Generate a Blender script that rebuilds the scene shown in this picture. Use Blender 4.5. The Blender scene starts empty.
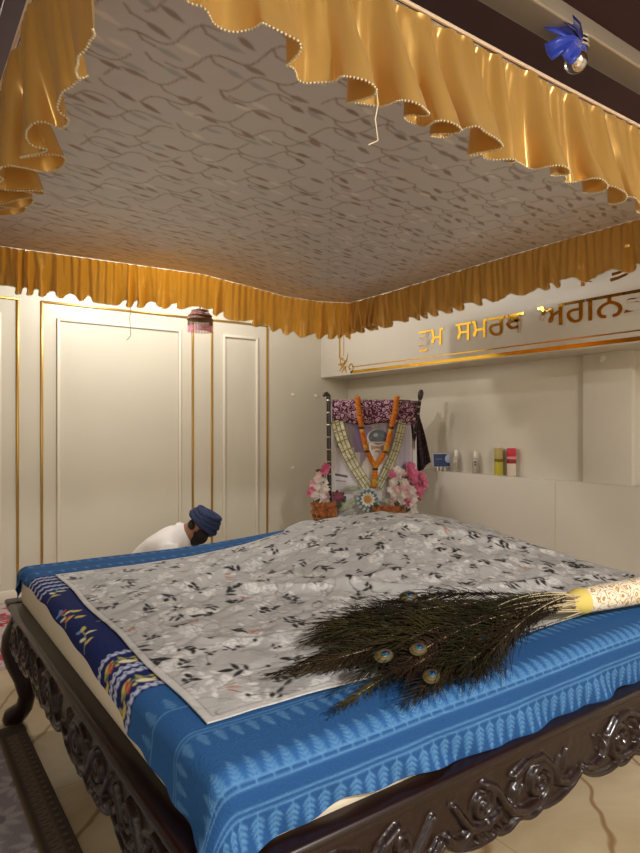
import bpy, bmesh, math, random
import numpy as np
from mathutils import Vector, Matrix
random.seed(7); RNG = np.random.default_rng(7)
SC = bpy.context.scene; COL = SC.collection
PI = math.pi
# ------------------------------------------------------------------ colour / materials
def lin(c):
    c = np.asarray(c, float) / 255.0
    return np.where(c <= 0.04045, c / 12.92, ((c + 0.055) / 1.055) ** 2.4)
def rgba(c): return tuple(float(v) for v in lin(c)) + (1.0,)
def mat(name, c=(200, 200, 200), rough=.5, metal=0., spec=.5, coat=0., sheen=0., var=0., vscale=8., bump=0., bscale=60.,
        attr=False, transl=0., trans=0., aniso=0., ior=1.45, coatr=.1, emit=None):
    m = bpy.data.materials.new(name); m.use_nodes = True
    nt = m.node_tree; N = nt.nodes; L = nt.links
    b = N['Principled BSDF']; out = N['Material Output']
    b.inputs['Base Color'].default_value = rgba(c)
    b.inputs['Roughness'].default_value = rough; b.inputs['Metallic'].default_value = metal
    b.inputs['Specular IOR Level'].default_value = spec
    b.inputs['Coat Weight'].default_value = coat; b.inputs['Coat Roughness'].default_value = coatr
    b.inputs['Sheen Weight'].default_value = sheen
    b.inputs['Transmission Weight'].default_value = trans; b.inputs['IOR'].default_value = ior
    b.inputs['Anisotropic'].default_value = aniso
    tc = N.new('ShaderNodeTexCoord')
    src = None
    if attr:
        a = N.new('ShaderNodeAttribute'); a.attribute_name = 'Col'; src = a.outputs['Color']
    if var > 0:
        n = N.new('ShaderNodeTexNoise'); n.inputs['Scale'].default_value = vscale; n.inputs['Detail'].default_value = 6
        L.new(tc.outputs['Object'], n.inputs['Vector'])
        r = N.new('ShaderNodeMapRange'); r.inputs['To Min'].default_value = 1 - var; r.inputs['To Max'].default_value = 1 + var
        r.inputs['From Min'].default_value = .3; r.inputs['From Max'].default_value = .7
        L.new(n.outputs['Fac'], r.inputs['Value'])
        mx = N.new('ShaderNodeVectorMath'); mx.operation = 'SCALE'
        if src: L.new(src, mx.inputs[0])
        else: mx.inputs[0].default_value = rgba(c)[:3]
        L.new(r.outputs['Result'], mx.inputs['Scale']); src = mx.outputs['Vector']
    if src: L.new(src, b.inputs['Base Color'])
    if bump > 0:
        n = N.new('ShaderNodeTexNoise'); n.inputs['Scale'].default_value = bscale; n.inputs['Detail'].default_value = 4
        L.new(tc.outputs['Object'], n.inputs['Vector'])
        bp = N.new('ShaderNodeBump'); bp.inputs['Strength'].default_value = bump; bp.inputs['Distance'].default_value = .01
        L.new(n.outputs['Fac'], bp.inputs['Height']); L.new(bp.outputs['Normal'], b.inputs['Normal'])
    if transl > 0:
        t = N.new('ShaderNodeBsdfTranslucent'); t.inputs['Color'].default_value = rgba(c)
        if src: L.new(src, t.inputs['Color'])
        ms = N.new('ShaderNodeMixShader'); ms.inputs['Fac'].default_value = transl
        L.new(b.outputs[0], ms.inputs[1]); L.new(t.outputs[0], ms.inputs[2]); L.new(ms.outputs[0], out.inputs['Surface'])
    return m
def mat_vor(name, c1, c2, c3, scale, t1=.28, t2=.45, rough=.8):
    """blotchy little-flower print: voronoi rings over a ground colour"""
    m = mat(name, c1, rough); nt = m.node_tree; N = nt.nodes; L = nt.links
    tc = N.new('ShaderNodeTexCoord'); v = N.new('ShaderNodeTexVoronoi'); v.inputs['Scale'].default_value = scale
    ns = N.new('ShaderNodeTexNoise'); ns.inputs['Scale'].default_value = scale * 1.6
    ad = N.new('ShaderNodeVectorMath'); ad.operation = 'MULTIPLY_ADD'
    ad.inputs[1].default_value = (.8 / scale,) * 3
    L.new(tc.outputs['Object'], ns.inputs['Vector']); L.new(ns.outputs['Color'], ad.inputs[0]); L.new(tc.outputs['Object'], ad.inputs[2])
    L.new(ad.outputs['Vector'], v.inputs['Vector'])
    r = N.new('ShaderNodeValToRGB'); e = r.color_ramp.elements; r.color_ramp.interpolation = 'CONSTANT'
    e[0].color = rgba(c3); e[0].position = 0
    e[1].color = rgba(c2); e[1].position = t1 * .55
    x = e.new(t1); x.color = rgba(c1)
    x = e.new(t2 + .12); x.color = rgba(c2)
    x = e.new(t2 + .2); x.color = rgba(c1)
    L.new(v.outputs['Distance'], r.inputs['Fac']); L.new(r.outputs['Color'], N['Principled BSDF'].inputs['Base Color'])
    return m
# ------------------------------------------------------------------ noise
def vnoise(x, y, seed=0):
    x = np.asarray(x, float); y = np.asarray(y, float)
    xi = np.floor(x).astype(np.int64); yi = np.floor(y).astype(np.int64); xf = x - xi; yf = y - yi
    def h(a, b):
        n = (a * 374761393 + b * 668265263 + seed * 982451653) & 0xffffffff
        n = ((n ^ (n >> 13)) * 1274126177) & 0xffffffff
        return ((n ^ (n >> 16)) & 0xffff) / 65535.0
    u = xf * xf * (3 - 2 * xf); v = yf * yf * (3 - 2 * yf)
    return (h(xi, yi) * (1 - u) + h(xi + 1, yi) * u) * (1 - v) + (h(xi, yi + 1) * (1 - u) + h(xi + 1, yi + 1) * u) * v
def fbm(x, y, seed=0, octv=4):
    t = 0; a = .5
    for k in range(octv):
        t = t + a * (vnoise(np.asarray(x) * 2 ** k, np.asarray(y) * 2 ** k, seed + k) - .5); a *= .5
    return t
def smooth(a, b, x):
    t = np.clip((np.asarray(x, float) - a) / (b - a), 0, 1); return t * t * (3 - 2 * t)
# ------------------------------------------------------------------ mesh builders
def link(name, me, m=None, parent=None):
    o = bpy.data.objects.new(name, me); COL.objects.link(o)
    if m is not None and me is not None and hasattr(me, 'materials'):
        for q in (m if isinstance(m, (list, tuple)) else [m]): me.materials.append(q)
    if parent is not None: o.parent = parent
    return o
def np_mesh(name, V, Fc, nv=4, cols=None, smooth_=True):
    me = bpy.data.meshes.new(name); V = np.ascontiguousarray(V, np.float32).reshape(-1, 3); Fc = np.ascontiguousarray(Fc, np.int32).reshape(-1, nv)
    me.vertices.add(len(V)); me.vertices.foreach_set('co', V.ravel())
    me.loops.add(Fc.size); me.loops.foreach_set('vertex_index', Fc.ravel())
    me.polygons.add(len(Fc)); me.polygons.foreach_set('loop_start', np.arange(0, Fc.size, nv, dtype=np.int32))
    me.polygons.foreach_set('loop_total', np.full(len(Fc), nv, np.int32))
    me.polygons.foreach_set('use_smooth', np.full(len(Fc), bool(smooth_)))
    me.update(calc_edges=True)
    if cols is not None:
        ca = me.color_attributes.new('Col', 'FLOAT_COLOR', 'POINT')
        c4 = np.ones((len(V), 4), np.float32); c4[:, :3] = np.asarray(cols).reshape(-1, 3)
        ca.data.foreach_set('color', c4.ravel())
    return me
def grid_faces(n, m, wrap_n=False):
    i = np.arange(n if wrap_n else n - 1)[:, None]; j = np.arange(m - 1)[None, :]; i2 = (i + 1) % n
    return np.stack([i * m + j, i2 * m + j, i2 * m + j + 1, i * m + j + 1], -1).reshape(-1, 4)
def grid(name, P, m, parent=None, cols=None, flip=False, wrap=False):
    n, k = P.shape[:2]; f = grid_faces(n, k, wrap)
    if flip: f = f[:, ::-1]
    return link(name, np_mesh(name, P, f, 4, cols), m, parent)
class MB:
    """collects shapes into ONE mesh"""
    def __init__(s): s.bm = bmesh.new()
    def box(s, a, b, bev=0., seg=2, rot=None):
        r = bmesh.ops.create_cube(s.bm, size=1); vs = r['verts']; a = Vector(a); b = Vector(b); c = (a + b) / 2; d = b - a
        for v in vs: v.co = Vector((v.co.x * d.x, v.co.y * d.y, v.co.z * d.z))
        if bev > 0:
            es = list({e for v in vs for e in v.link_edges})
            rr = bmesh.ops.bevel(s.bm, geom=es, offset=bev, segments=seg, affect='EDGES', profile=.5)
            vs = list({v for f in rr['faces'] for v in f.verts} | {v for v in vs if v.is_valid})
        for v in vs: v.co = (rot @ v.co if rot else v.co) + c
        return s
    def tube(s, pts, r, n=8, cap=True, ry=None):
        pts = [Vector(p) for p in pts]; k = len(pts); rs = r if isinstance(r, (list, tuple)) else [r] * k
        rings = []; up = None
        for i, p in enumerate(pts):
            t = (pts[min(i + 1, k - 1)] - pts[max(i - 1, 0)])
            t = t.normalized() if t.length > 1e-9 else Vector((0, 0, 1))
            if up is None:
                up = Vector((0, 0, 1)) if abs(t.z) < .9 else Vector((1, 0, 0))
            x = t.cross(up); x = x.normalized() if x.length > 1e-6 else t.orthogonal().normalized(); up = x.cross(t).normalized()
            rb = rs[i] * (ry if ry else 1)
            rings.append([s.bm.verts.new(p + x * (rs[i] * math.cos(2 * PI * j / n)) + up * (rb * math.sin(2 * PI * j / n))) for j in range(n)])
        for a, b in zip(rings, rings[1:]):
            for j in range(n): s.bm.faces.new((a[j], a[(j + 1) % n], b[(j + 1) % n], b[j]))
        if cap:
            s.bm.faces.new(rings[0][::-1]); s.bm.faces.new(rings[-1])
        return s
    def lathe(s, prof, n=20, o=(0, 0, 0), M=None):
        o = Vector(o); M = M or Matrix.Identity(3); rings = []
        for r, z in prof:
            rings.append([s.bm.verts.new(o + M @ Vector((r * math.cos(2 * PI * j / n), r * math.sin(2 * PI * j / n), z))) for j in range(n)])
        for a, b in zip(rings, rings[1:]):
            for j in range(n): s.bm.faces.new((a[j], a[(j + 1) % n], b[(j + 1) % n], b[j]))
        s.bm.faces.new(rings[0][::-1]); s.bm.faces.new(rings[-1])
        return s
    def ball(s, c, r, n=10, sc=(1, 1, 1), M=None):
        rr = bmesh.ops.create_uvsphere(s.bm, u_segments=n, v_segments=max(4, n * 2 // 3), radius=r); c = Vector(c)
        for v in rr['verts']:
            q = Vector((v.co.x * sc[0], v.co.y * sc[1], v.co.z * sc[2])); v.co = (M @ q if M else q) + c
        return s
    def sheet(s, P):
        """quad sheet from nested list of points"""
        R = [[s.bm.verts.new(Vector(p)) for p in row] for row in P]
        for a, b in zip(R, R[1:]):
            for j in range(len(a) - 1): s.bm.faces.new((a[j], b[j], b[j + 1], a[j + 1]))
        return s
    def mesh(s, name, sm=True):
        me = bpy.data.meshes.new(name); bmesh.ops.recalc_face_normals(s.bm, faces=s.bm.faces[:]); s.bm.to_mesh(me); s.bm.free()
        if sm:
            me.polygons.foreach_set('use_smooth', np.ones(len(me.polygons), bool))
            try: me.set_sharp_from_angle(angle=math.radians(38))
            except Exception: pass
        me.update(); return me
    def build(s, name, m, parent=None, sm=True): return link(name, s.mesh(name, sm), m, parent)
def tag(o, label, cat, group=None, kind=None):
    o['label'] = label; o['category'] = cat
    if group: o['group'] = group
    if kind: o['kind'] = kind
    return o
def struct(o): o['kind'] = 'structure'; return o
def empty(name, loc=(0, 0, 0), rz=0.):
    o = bpy.data.objects.new(name, None); COL.objects.link(o); o.empty_display_size = .05
    o.location = loc; o.rotation_euler = (0, 0, rz); return o
def solidify(o, t, off=0.):
    md = o.modifiers.new('thickness', 'SOLIDIFY'); md.thickness = t; md.offset = off; return o
# ------------------------------------------------------------------ 2-D print rasteriser (sampled into colour attributes)
class Pat:
    def __init__(s, x0, y0, w, h, res, base):
        s.x0, s.y0, s.res = x0, y0, res; s.nx = int(w * res) + 2; s.ny = int(h * res) + 2
        s.img = np.empty((s.ny, s.nx, 3), np.float32); s.img[:] = lin(base)
    def win(s, xa, xb, ya, yb):
        i0 = max(0, int((xa - s.x0) * s.res) - 1); i1 = min(s.nx, int((xb - s.x0) * s.res) + 3)
        j0 = max(0, int((ya - s.y0) * s.res) - 1); j1 = min(s.ny, int((yb - s.y0) * s.res) + 3)
        if i1 <= i0 or j1 <= j0: return None
        X = s.x0 + np.arange(i0, i1)[None, :] / s.res; Y = s.y0 + np.arange(j0, j1)[:, None] / s.res
        return (slice(j0, j1), slice(i0, i1)), X, Y
    def put(s, sl, sd, c, op=1.):
        a = (np.clip(.5 - sd * s.res, 0, 1) * op)[..., None]; s.img[sl] = s.img[sl] * (1 - a) + lin(c) * a
    def rect(s, xa, xb, ya, yb, c):
        w = s.win(xa, xb, ya, yb)
        if w: s.put(w[0], np.maximum(np.maximum(xa - w[1], w[1] - xb), np.maximum(ya - w[2], w[2] - yb)), c)
    def seg(s, p, q, w0, c, w1=None, op=1.):
        w1 = w0 if w1 is None else w1; m = max(w0, w1)
        w = s.win(min(p[0], q[0]) - m, max(p[0], q[0]) + m, min(p[1], q[1]) - m, max(p[1], q[1]) + m)
        if not w: return
        dx, dy = q[0] - p[0], q[1] - p[1]; l2 = dx * dx + dy * dy + 1e-12
        t = np.clip(((w[1] - p[0]) * dx + (w[2] - p[1]) * dy) / l2, 0, 1)
        s.put(w[0], np.hypot(w[1] - p[0] - t * dx, w[2] - p[1] - t * dy) - (w0 + (w1 - w0) * t) / 2, c, op)
    def line(s, pts, w, c, op=1.):
        for a, b in zip(pts, pts[1:]): s.seg(a, b, w, c, op=op)
    def leaf(s, p, ang, L, W, c, op=1.):
        w = s.win(p[0] - L, p[0] + L, p[1] - L, p[1] + L)
        if not w: return
        ca, sa = math.cos(ang), math.sin(ang); X = w[1] - p[0]; Y = w[2] - p[1]; u = X * ca + Y * sa; v = -X * sa + Y * ca
        uu = np.clip(u / L, 0, 1); hw = W / 2 * np.sin(PI * uu ** .8)
        sd = np.where((u < 0) | (u > L), .01, np.abs(v) - hw); s.put(w[0], sd, c, op)
    def disk(s, p, r, c, ry=None, op=1.):
        ry = ry or r; w = s.win(p[0] - r, p[0] + r, p[1] - ry, p[1] + ry)
        if not w: return
        d = np.sqrt(((w[1] - p[0]) / r) ** 2 + ((w[2] - p[1]) / ry) ** 2); s.put(w[0], (d - 1) * min(r, ry), c, op)
    def sample(s, X, Y):
        fx = np.clip((np.asarray(X) - s.x0) * s.res, 0, s.nx - 1.001); fy = np.clip((np.asarray(Y) - s.y0) * s.res, 0, s.ny - 1.001)
        i = fx.astype(int); j = fy.astype(int); a = (fx - i)[..., None]; b = (fy - j)[..., None]; I = s.img
        return (I[j, i] * (1 - a) + I[j, i + 1] * a) * (1 - b) + (I[j + 1, i] * (1 - a) + I[j + 1, i + 1] * a) * b
# ------------------------------------------------------------------ camera
CAMH = 1.32; YAW = math.radians(35)
FW = Vector((math.sin(YAW), math.cos(YAW), 0)); RT = Vector((math.cos(YAW), -math.sin(YAW), 0))
cam = bpy.data.objects.new('camera', bpy.data.cameras.new('camera')); COL.objects.link(cam)
cam.location = (0, 0, CAMH); cam.rotation_euler = (PI / 2, 0, -YAW)
cam.data.sensor_fit = 'HORIZONTAL'; cam.data.sensor_width = 36; cam.data.lens = 620 / 640 * 36; cam.data.clip_start = .02
SC.camera = cam
def facing(a, d, h=0.): return RT * a + FW * d + Vector((0, 0, h))      # room point from across / ahead / height
# ------------------------------------------------------------------ materials
M = {}
M['wall'] = mat('painted_wall', (205, 199, 182), .42, var=.02, vscale=2, bump=.02, bscale=40)
M['wallr'] = mat('painted_wall_right', (210, 202, 188), .4, var=.02, vscale=2)
M['niche'] = mat('glossy_laminate', (206, 198, 182), .3, coat=1., coatr=.2)
M['niche'].node_tree.nodes['Principled BSDF'].inputs['Coat IOR'].default_value = 2.0
M['mould'] = mat('white_moulding', (222, 214, 198), .35)
M['goldstrip'] = mat('brushed_gold_strip', (190, 150, 70), .3, .8)
M['goldfoil'] = mat('gold_mirror_acrylic', (222, 176, 66), .1, 1.)
M['maroon'] = mat('maroon_ceiling', (82, 48, 46), .6, var=.12, vscale=3)
M['wood'] = mat('dark_polished_wood', (27, 12, 10), .34, spec=.3, coat=.22, coatr=.12, var=.18, vscale=12)
M['mattress'] = mat('mattress_ticking', (212, 200, 178), .8, var=.03, bump=.15, bscale=120)
M['bedspread'] = mat('printed_cotton', rough=.9, spec=.15, attr=True, bump=.35, bscale=170)
M['coversheet'] = mat('printed_grey_cloth', rough=.7, attr=True, bump=.25, bscale=90)
M['canopy'] = mat('silver_jacquard', rough=.34, metal=.2, attr=True, bump=.5, bscale=9)
M['satin'] = mat('gold_satin', (202, 160, 86), .27, .38, sheen=.15, transl=.15)
for n_ in M['satin'].node_tree.nodes:
    if n_.type == 'BSDF_TRANSLUCENT': n_.inputs['Color'].default_value = rgba((222, 152, 36))
M['piping'] = mat('pale_piping', (214, 192, 168), .6)
M['lace'] = mat('pearl_lace', (208, 194, 160), .3, .25)
M['steel'] = mat('brushed_steel', (168, 156, 140), .38, .5, bump=.03, bscale=20)
M['chrome'] = mat('chrome', (205, 200, 195), .12, 1.)
M['ribbon'] = mat('royal_blue_ribbon', (24, 52, 168), .35, sheen=.4)
M['cream'] = mat('cream_cloth', (222, 208, 178), .7)
# ------------------------------------------------------------------ room shell
YB = 5.15; XB = 3.618; XL = 3.86; XN = 3.965; CEIL = 2.85; X_LEFT = -2.8; Y_NEAR = -2.6
def mat_floor():
    m = mat('beige_marble_tile', (206, 190, 160), .16, spec=.5); nt = m.node_tree; N = nt.nodes; L = nt.links; b = N['Principled BSDF']
    tc = N.new('ShaderNodeTexCoord')
    n1 = N.new('ShaderNodeTexNoise'); n1.inputs['Scale'].default_value = 1.6; n1.inputs['Detail'].default_value = 8; n1.inputs['Distortion'].default_value = 1.2
    L.new(tc.outputs['Object'], n1.inputs['Vector'])
    mp = N.new('ShaderNodeMapping'); mp.inputs['Rotation'].default_value = (0, 0, .7); L.new(tc.outputs['Object'], mp.inputs['Vector'])
    w = N.new('ShaderNodeTexWave'); w.wave_type = 'BANDS'; w.inputs['Scale'].default_value = .9; w.inputs['Distortion'].default_value = 9; w.inputs['Detail'].default_value = 4; w.inputs['Detail Scale'].default_value = .9
    L.new(mp.outputs['Vector'], w.inputs['Vector'])
    r1 = N.new('ShaderNodeValToRGB'); r1.color_ramp.elements[0].color = rgba((164, 142, 108)); r1.color_ramp.elements[1].color = rgba((192, 172, 140))
    r1.color_ramp.elements[0].position = .35; r1.color_ramp.elements[1].position = .65
    L.new(n1.outputs['Fac'], r1.inputs['Fac'])
    r2 = N.new('ShaderNodeValToRGB'); r2.color_ramp.elements[0].position = .0; r2.color_ramp.elements[1].position = .014
    r2.color_ramp.elements[0].color = (1, 1, 1, 1); r2.color_ramp.elements[1].color = (0, 0, 0, 1); L.new(w.outputs['Fac'], r2.inputs['Fac'])
    mx = N.new('ShaderNodeMix'); mx.data_type = 'RGBA'; mx.inputs['B'].default_value = rgba((138, 108, 74))
    L.new(r1.outputs['Color'], mx.inputs['A']); L.new(r2.outputs['Color'], mx.inputs['Factor'])
    br = N.new('ShaderNodeTexBrick'); br.offset = 0; br.inputs['Scale'].default_value = 1; br.inputs['Brick Width'].default_value = .8; br.inputs['Row Height'].default_value = .8
    br.inputs['Mortar Size'].default_value = .002; br.inputs['Color1'].default_value = br.inputs['Color2'].default_value = (0, 0, 0, 1); br.inputs['Mortar'].default_value = (1, 1, 1, 1)
    L.new(tc.outputs['Object'], br.inputs['Vector'])
    m2 = N.new('ShaderNodeMix'); m2.data_type = 'RGBA'; m2.inputs['B'].default_value = rgba((140, 122, 96))
    L.new(mx.outputs['Result'], m2.inputs['A']); L.new(br.outputs['Color'], m2.inputs['Factor']); L.new(m2.outputs['Result'], b.inputs['Base Color'])
    return m
struct(MB().box((X_LEFT - .1, Y_NEAR - .1, -.1), (4.2, YB + .1, 0)).build('floor', mat_floor()))
struct(MB().box((X_LEFT - .1, Y_NEAR - .1, CEIL), (4.2, YB + .1, CEIL + .1)).build('ceiling', M['maroon']))
struct(MB().box((X_LEFT, YB, 0), (4.2, YB + .1, CEIL)).build('wall_back', M['wall']))
struct(MB().box((X_LEFT - .1, Y_NEAR, 0), (X_LEFT, YB, CEIL)).build('wall_left', M['wall']))
struct(MB().box((X_LEFT, Y_NEAR - .1, 0), (4.2, Y_NEAR, CEIL)).build('wall_near', M['wall']))
struct(MB().box((XL, Y_NEAR, 0), (4.2, YB, .94), .004).build('wall_right', M['wallr']))
struct(MB().box((XN, 2.12, .94), (4.2, YB, 1.813)).box((4.15, Y_NEAR, .94), (4.2, 2.12, 1.813)).build('wall_right_niche', M['niche']))
struct(MB().box((XB, Y_NEAR, 1.813), (4.2, YB, CEIL), .004).build('wall_right_upper', M['wallr']))
struct(MB().box((3.918, 2.11, .94), (XN, 2.45, 1.813), .002).build('wall_right_pillar', M['wallr']))
struct(MB().box((XL - .003, 2.62, .0), (XL, 2.626, .93)).build('trim_1', mat('seam_line', (204, 193, 173), .5)))
# back-wall panelling: gilt strips and white mouldings
def frame_strip(name, x0, x1, z0, z1, w, d, m, sides='lrtb', bev=.003):
    b = MB()
    if 'l' in sides: b.box((x0 - w / 2, YB - d, z0), (x0 + w / 2, YB, z1), bev)
    if 'r' in sides: b.box((x1 - w / 2, YB - d, z0), (x1 + w / 2, YB, z1), bev)
    if 't' in sides: b.box((x0 - w / 2, YB - d, z1 - w / 2), (x1 + w / 2, YB, z1 + w / 2), bev)
    if 'b' in sides: b.box((x0 - w / 2, YB - d, z0 - w / 2), (x1 + w / 2, YB, z0 + w / 2), bev)
    return struct(b.build(name, m))
frame_strip('trim_2', -.75, .815, .02, 2.283, .016, .014, M['goldstrip'])
frame_strip('trim_3', .985, 2.225, .02, 2.283, .016, .014, M['goldstrip'])
frame_strip('trim_4', 2.41, 2.985, .02, 2.283, .016, .014, M['goldstrip'])
frame_strip('trim_5', -.62, .69, .16, 2.158, .026, .02, M['mould'], bev=.008)
frame_strip('trim_6', 1.105, 2.105, .16, 2.158, .026, .02, M['mould'], bev=.008)
frame_strip('trim_7', 2.53, 2.872, .16, 2.15, .026, .02, M['mould'], bev=.008)
struct(MB().box((X_LEFT, YB - .015, 0), (XL, YB, .09), .004).build('baseboard_back', M['mould']))
for i, (x, z, r) in enumerate(((3.282, 1.63, .022), (3.282, .912, .02), (3.557, 1.628, .02))):
    h = empty('adhesive_hook', (x, YB, z))
    tag(h, ('clear round stick-on hook on the plain back wall, upper left of the portrait',
            'clear stick-on hook low on the plain back wall, left of the pink flowers',
            'clear stick-on hook on the back wall beside the corner of the gilded band')[i], 'hook', 'stick-on wall hooks')
    hm = M.setdefault('hook', mat('clear_plastic', (225, 216, 198), .2, coat=.5))
    MB().lathe([(r, 0), (r, .003), (r * .8, .005), (.001, .006)], 18, M=Matrix.Rotation(PI / 2, 3, 'X')).build('backing_disc', hm, h)
    MB().tube([(0, -.005, .004), (0, -.014, -.004), (0, -.02, -.008), (0, -.022, 0)], .003, 6).build('peg', hm, h)
h = empty('adhesive_hook', (3.918, 2.31, 1.775)); tag(h, 'clear stick-on hook on the wall pillar beneath the gilded band', 'hook', 'stick-on wall hooks')
MB().lathe([(.024, 0), (.024, .003), (.02, .006), (.001, .007)], 18, M=Matrix.Rotation(-PI / 2, 3, 'Y')).build('backing_disc', M['hook'], h)
MB().tube([(-.006, 0, .006), (-.016, 0, -.01), (-.022, 0, -.02), (-.026, 0, -.012)], .005, 6).build('peg', M['hook'], h)
# ------------------------------------------------------------------ gold lettering and border on the band (x = XB plane)
WALLM = Matrix(((0, 0, -1), (-1, 0, 0), (0, 1, 0)))            # text x -> -Y, text y -> Z, out -> -X
def word(txt, y0, y1, z0, hz, label, name='gold_word', base_w=None, base_h=.62):
    cu = bpy.data.curves.new(name, 'FONT'); cu.body = txt; cu.size = 1; cu.extrude = .02; cu.offset = .004
    tmp = bpy.data.objects.new(name, cu); COL.objects.link(tmp); bpy.context.view_layer.update()
    me = bpy.data.meshes.new_from_object(tmp.evaluated_get(bpy.context.evaluated_depsgraph_get()))
    bpy.data.objects.remove(tmp); me.name = name
    n = len(me.vertices); co = np.empty(n * 3, np.float32); me.vertices.foreach_get('co', co); co = co.reshape(-1, 3)
    x0, x1 = co[:, 0].min(), co[:, 0].max(); sx = (y0 - y1) / (x1 - x0); sz = hz / base_h
    P = np.empty_like(co); P[:, 0] = -(co[:, 2] + .02) * .12 - .0005; P[:, 1] = -(co[:, 0] - x0) * sx; P[:, 2] = co[:, 1] * sz
    me.vertices.foreach_set('co', P.ravel()); me.update()
    me.materials.clear()
    o = link(name, me, M['goldfoil']); o.location = (XB, y0, z0); tag(o, label, 'lettering', 'gold words on the cream band'); return o
word('ਤੁਮ', 3.737, 3.456, 1.972, .13, 'short bright gold word at the left of the cream wall band, ਤੁਮ')
word('ਸਮਰਥ', 3.33, 2.705, 1.977, .133, 'middle gold word of four letters on the cream wall band, ਸਮਰਥ')
word('ਅਗਨਤ', 2.593, 1.84, 1.985, .138, 'rightmost gold word on the cream wall band, running out of view, ਅਗਨਤ')
def foil(b, pts, w, t=.003):
    """flat foil stroke of width w along (y, z) points on the band"""
    pts = [Vector((0, p[0], p[1])) for p in pts]; k = len(pts); L = []; ws = w if isinstance(w, (list, tuple)) else [w] * k
    for i, p in enumerate(pts):
        d = pts[min(i + 1, k - 1)] - pts[max(i - 1, 0)]; d.normalize(); nn = Vector((0, -d.z, d.y)); L.append((p + nn * ws[i] / 2, p - nn * ws[i] / 2))
    for (a, c), (e, f) in zip(L, L[1:]):
        q = [b.bm.verts.new(Vector((XB - t, v.y, v.z))) for v in (a, c, f, e)]; q2 = [b.bm.verts.new(Vector((XB - .0004, v.y, v.z))) for v in (a, c, f, e)]
        b.bm.faces.new(q)
        for i in range(4): b.bm.faces.new((q[i], q2[i], q2[(i + 1) % 4], q[(i + 1) % 4]))
gb = empty('gold_border', (0, 0, 0)); tag(gb, 'thin gold double-line border with a corner scroll on the cream band', 'border')
b = MB(); foil(b, [(4.66, 1.836), (-1, 1.836)], .026); b.build('thick_line', M['goldfoil'], gb, False)
b = MB(); foil(b, [(4.63, 1.884), (-1, 1.884)], .008); b.build('thin_line', M['goldfoil'], gb, False)
b = MB(); foil(b, [(4.83, 1.98), (4.83, 2.75)], .02); b.build('upright_line', M['goldfoil'], gb, False)
b = MB(); foil(b, [(4.765, 2.0), (4.765, 2.75)], .008); b.build('thin_upright_line', M['goldfoil'], gb, False)
b = MB()
def spiral(cy, cz, r0, a0, turns, sgn=1, n=26): return [(cy + r0 * (1 - .8 * i / n) * math.cos(a0 + sgn * turns * 2 * PI * i / n), cz + r0 * (1 - .8 * i / n) * math.sin(a0 + sgn * turns * 2 * PI * i / n)) for i in range(n + 1)]
foil(b, spiral(4.79, 1.96, .045, PI, 1.1), .014); foil(b, spiral(4.66, 1.88, .05, -PI / 2, 1.1, -1), .014)
foil(b, [(4.84, 1.86), (4.78, 1.9), (4.72, 1.95), (4.7, 2.02)], [.004, .02, .02, .004]); foil(b, [(4.8, 1.84), (4.76, 1.88), (4.72, 1.9)], [.004, .02, .006])
foil(b, [(4.86, 1.93), (4.82, 1.92), (4.79, 1.9)], [.004, .02, .006]); foil(b, [(4.72, 1.83), (4.74, 1.87), (4.74, 1.9)], [.004, .018, .005])
b.build('corner_scroll', M['goldfoil'], gb, False)
um = empty('gold_vowel_mark', (0, 0, 0)); tag(um, 'two stacked gold curved strokes peeping below the yellow valance at the right edge', 'lettering')
b = MB(); foil(b, [(2.08, 2.212), (2.03, 2.216), (1.98, 2.228), (1.94, 2.25)], [.02, .018, .014, .008]); b.build('lower_stroke', M['goldfoil'], um, False)
b = MB(); foil(b, [(2.07, 2.244), (2.02, 2.248), (1.98, 2.26), (1.94, 2.28)], [.018, .016, .012, .008]); b.build('upper_stroke', M['goldfoil'], um, False)
b = MB(); foil(b, [(2.275, 2.222), (2.25, 2.222)], .024); foil(b, [(2.24, 2.236), (2.2, 2.226)], [.012, .004])
tag(b.build('gold_dot_mark', M['goldfoil'], None, False), 'small gold dot mark below the yellow valance, above the rightmost gold word', 'lettering')
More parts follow.
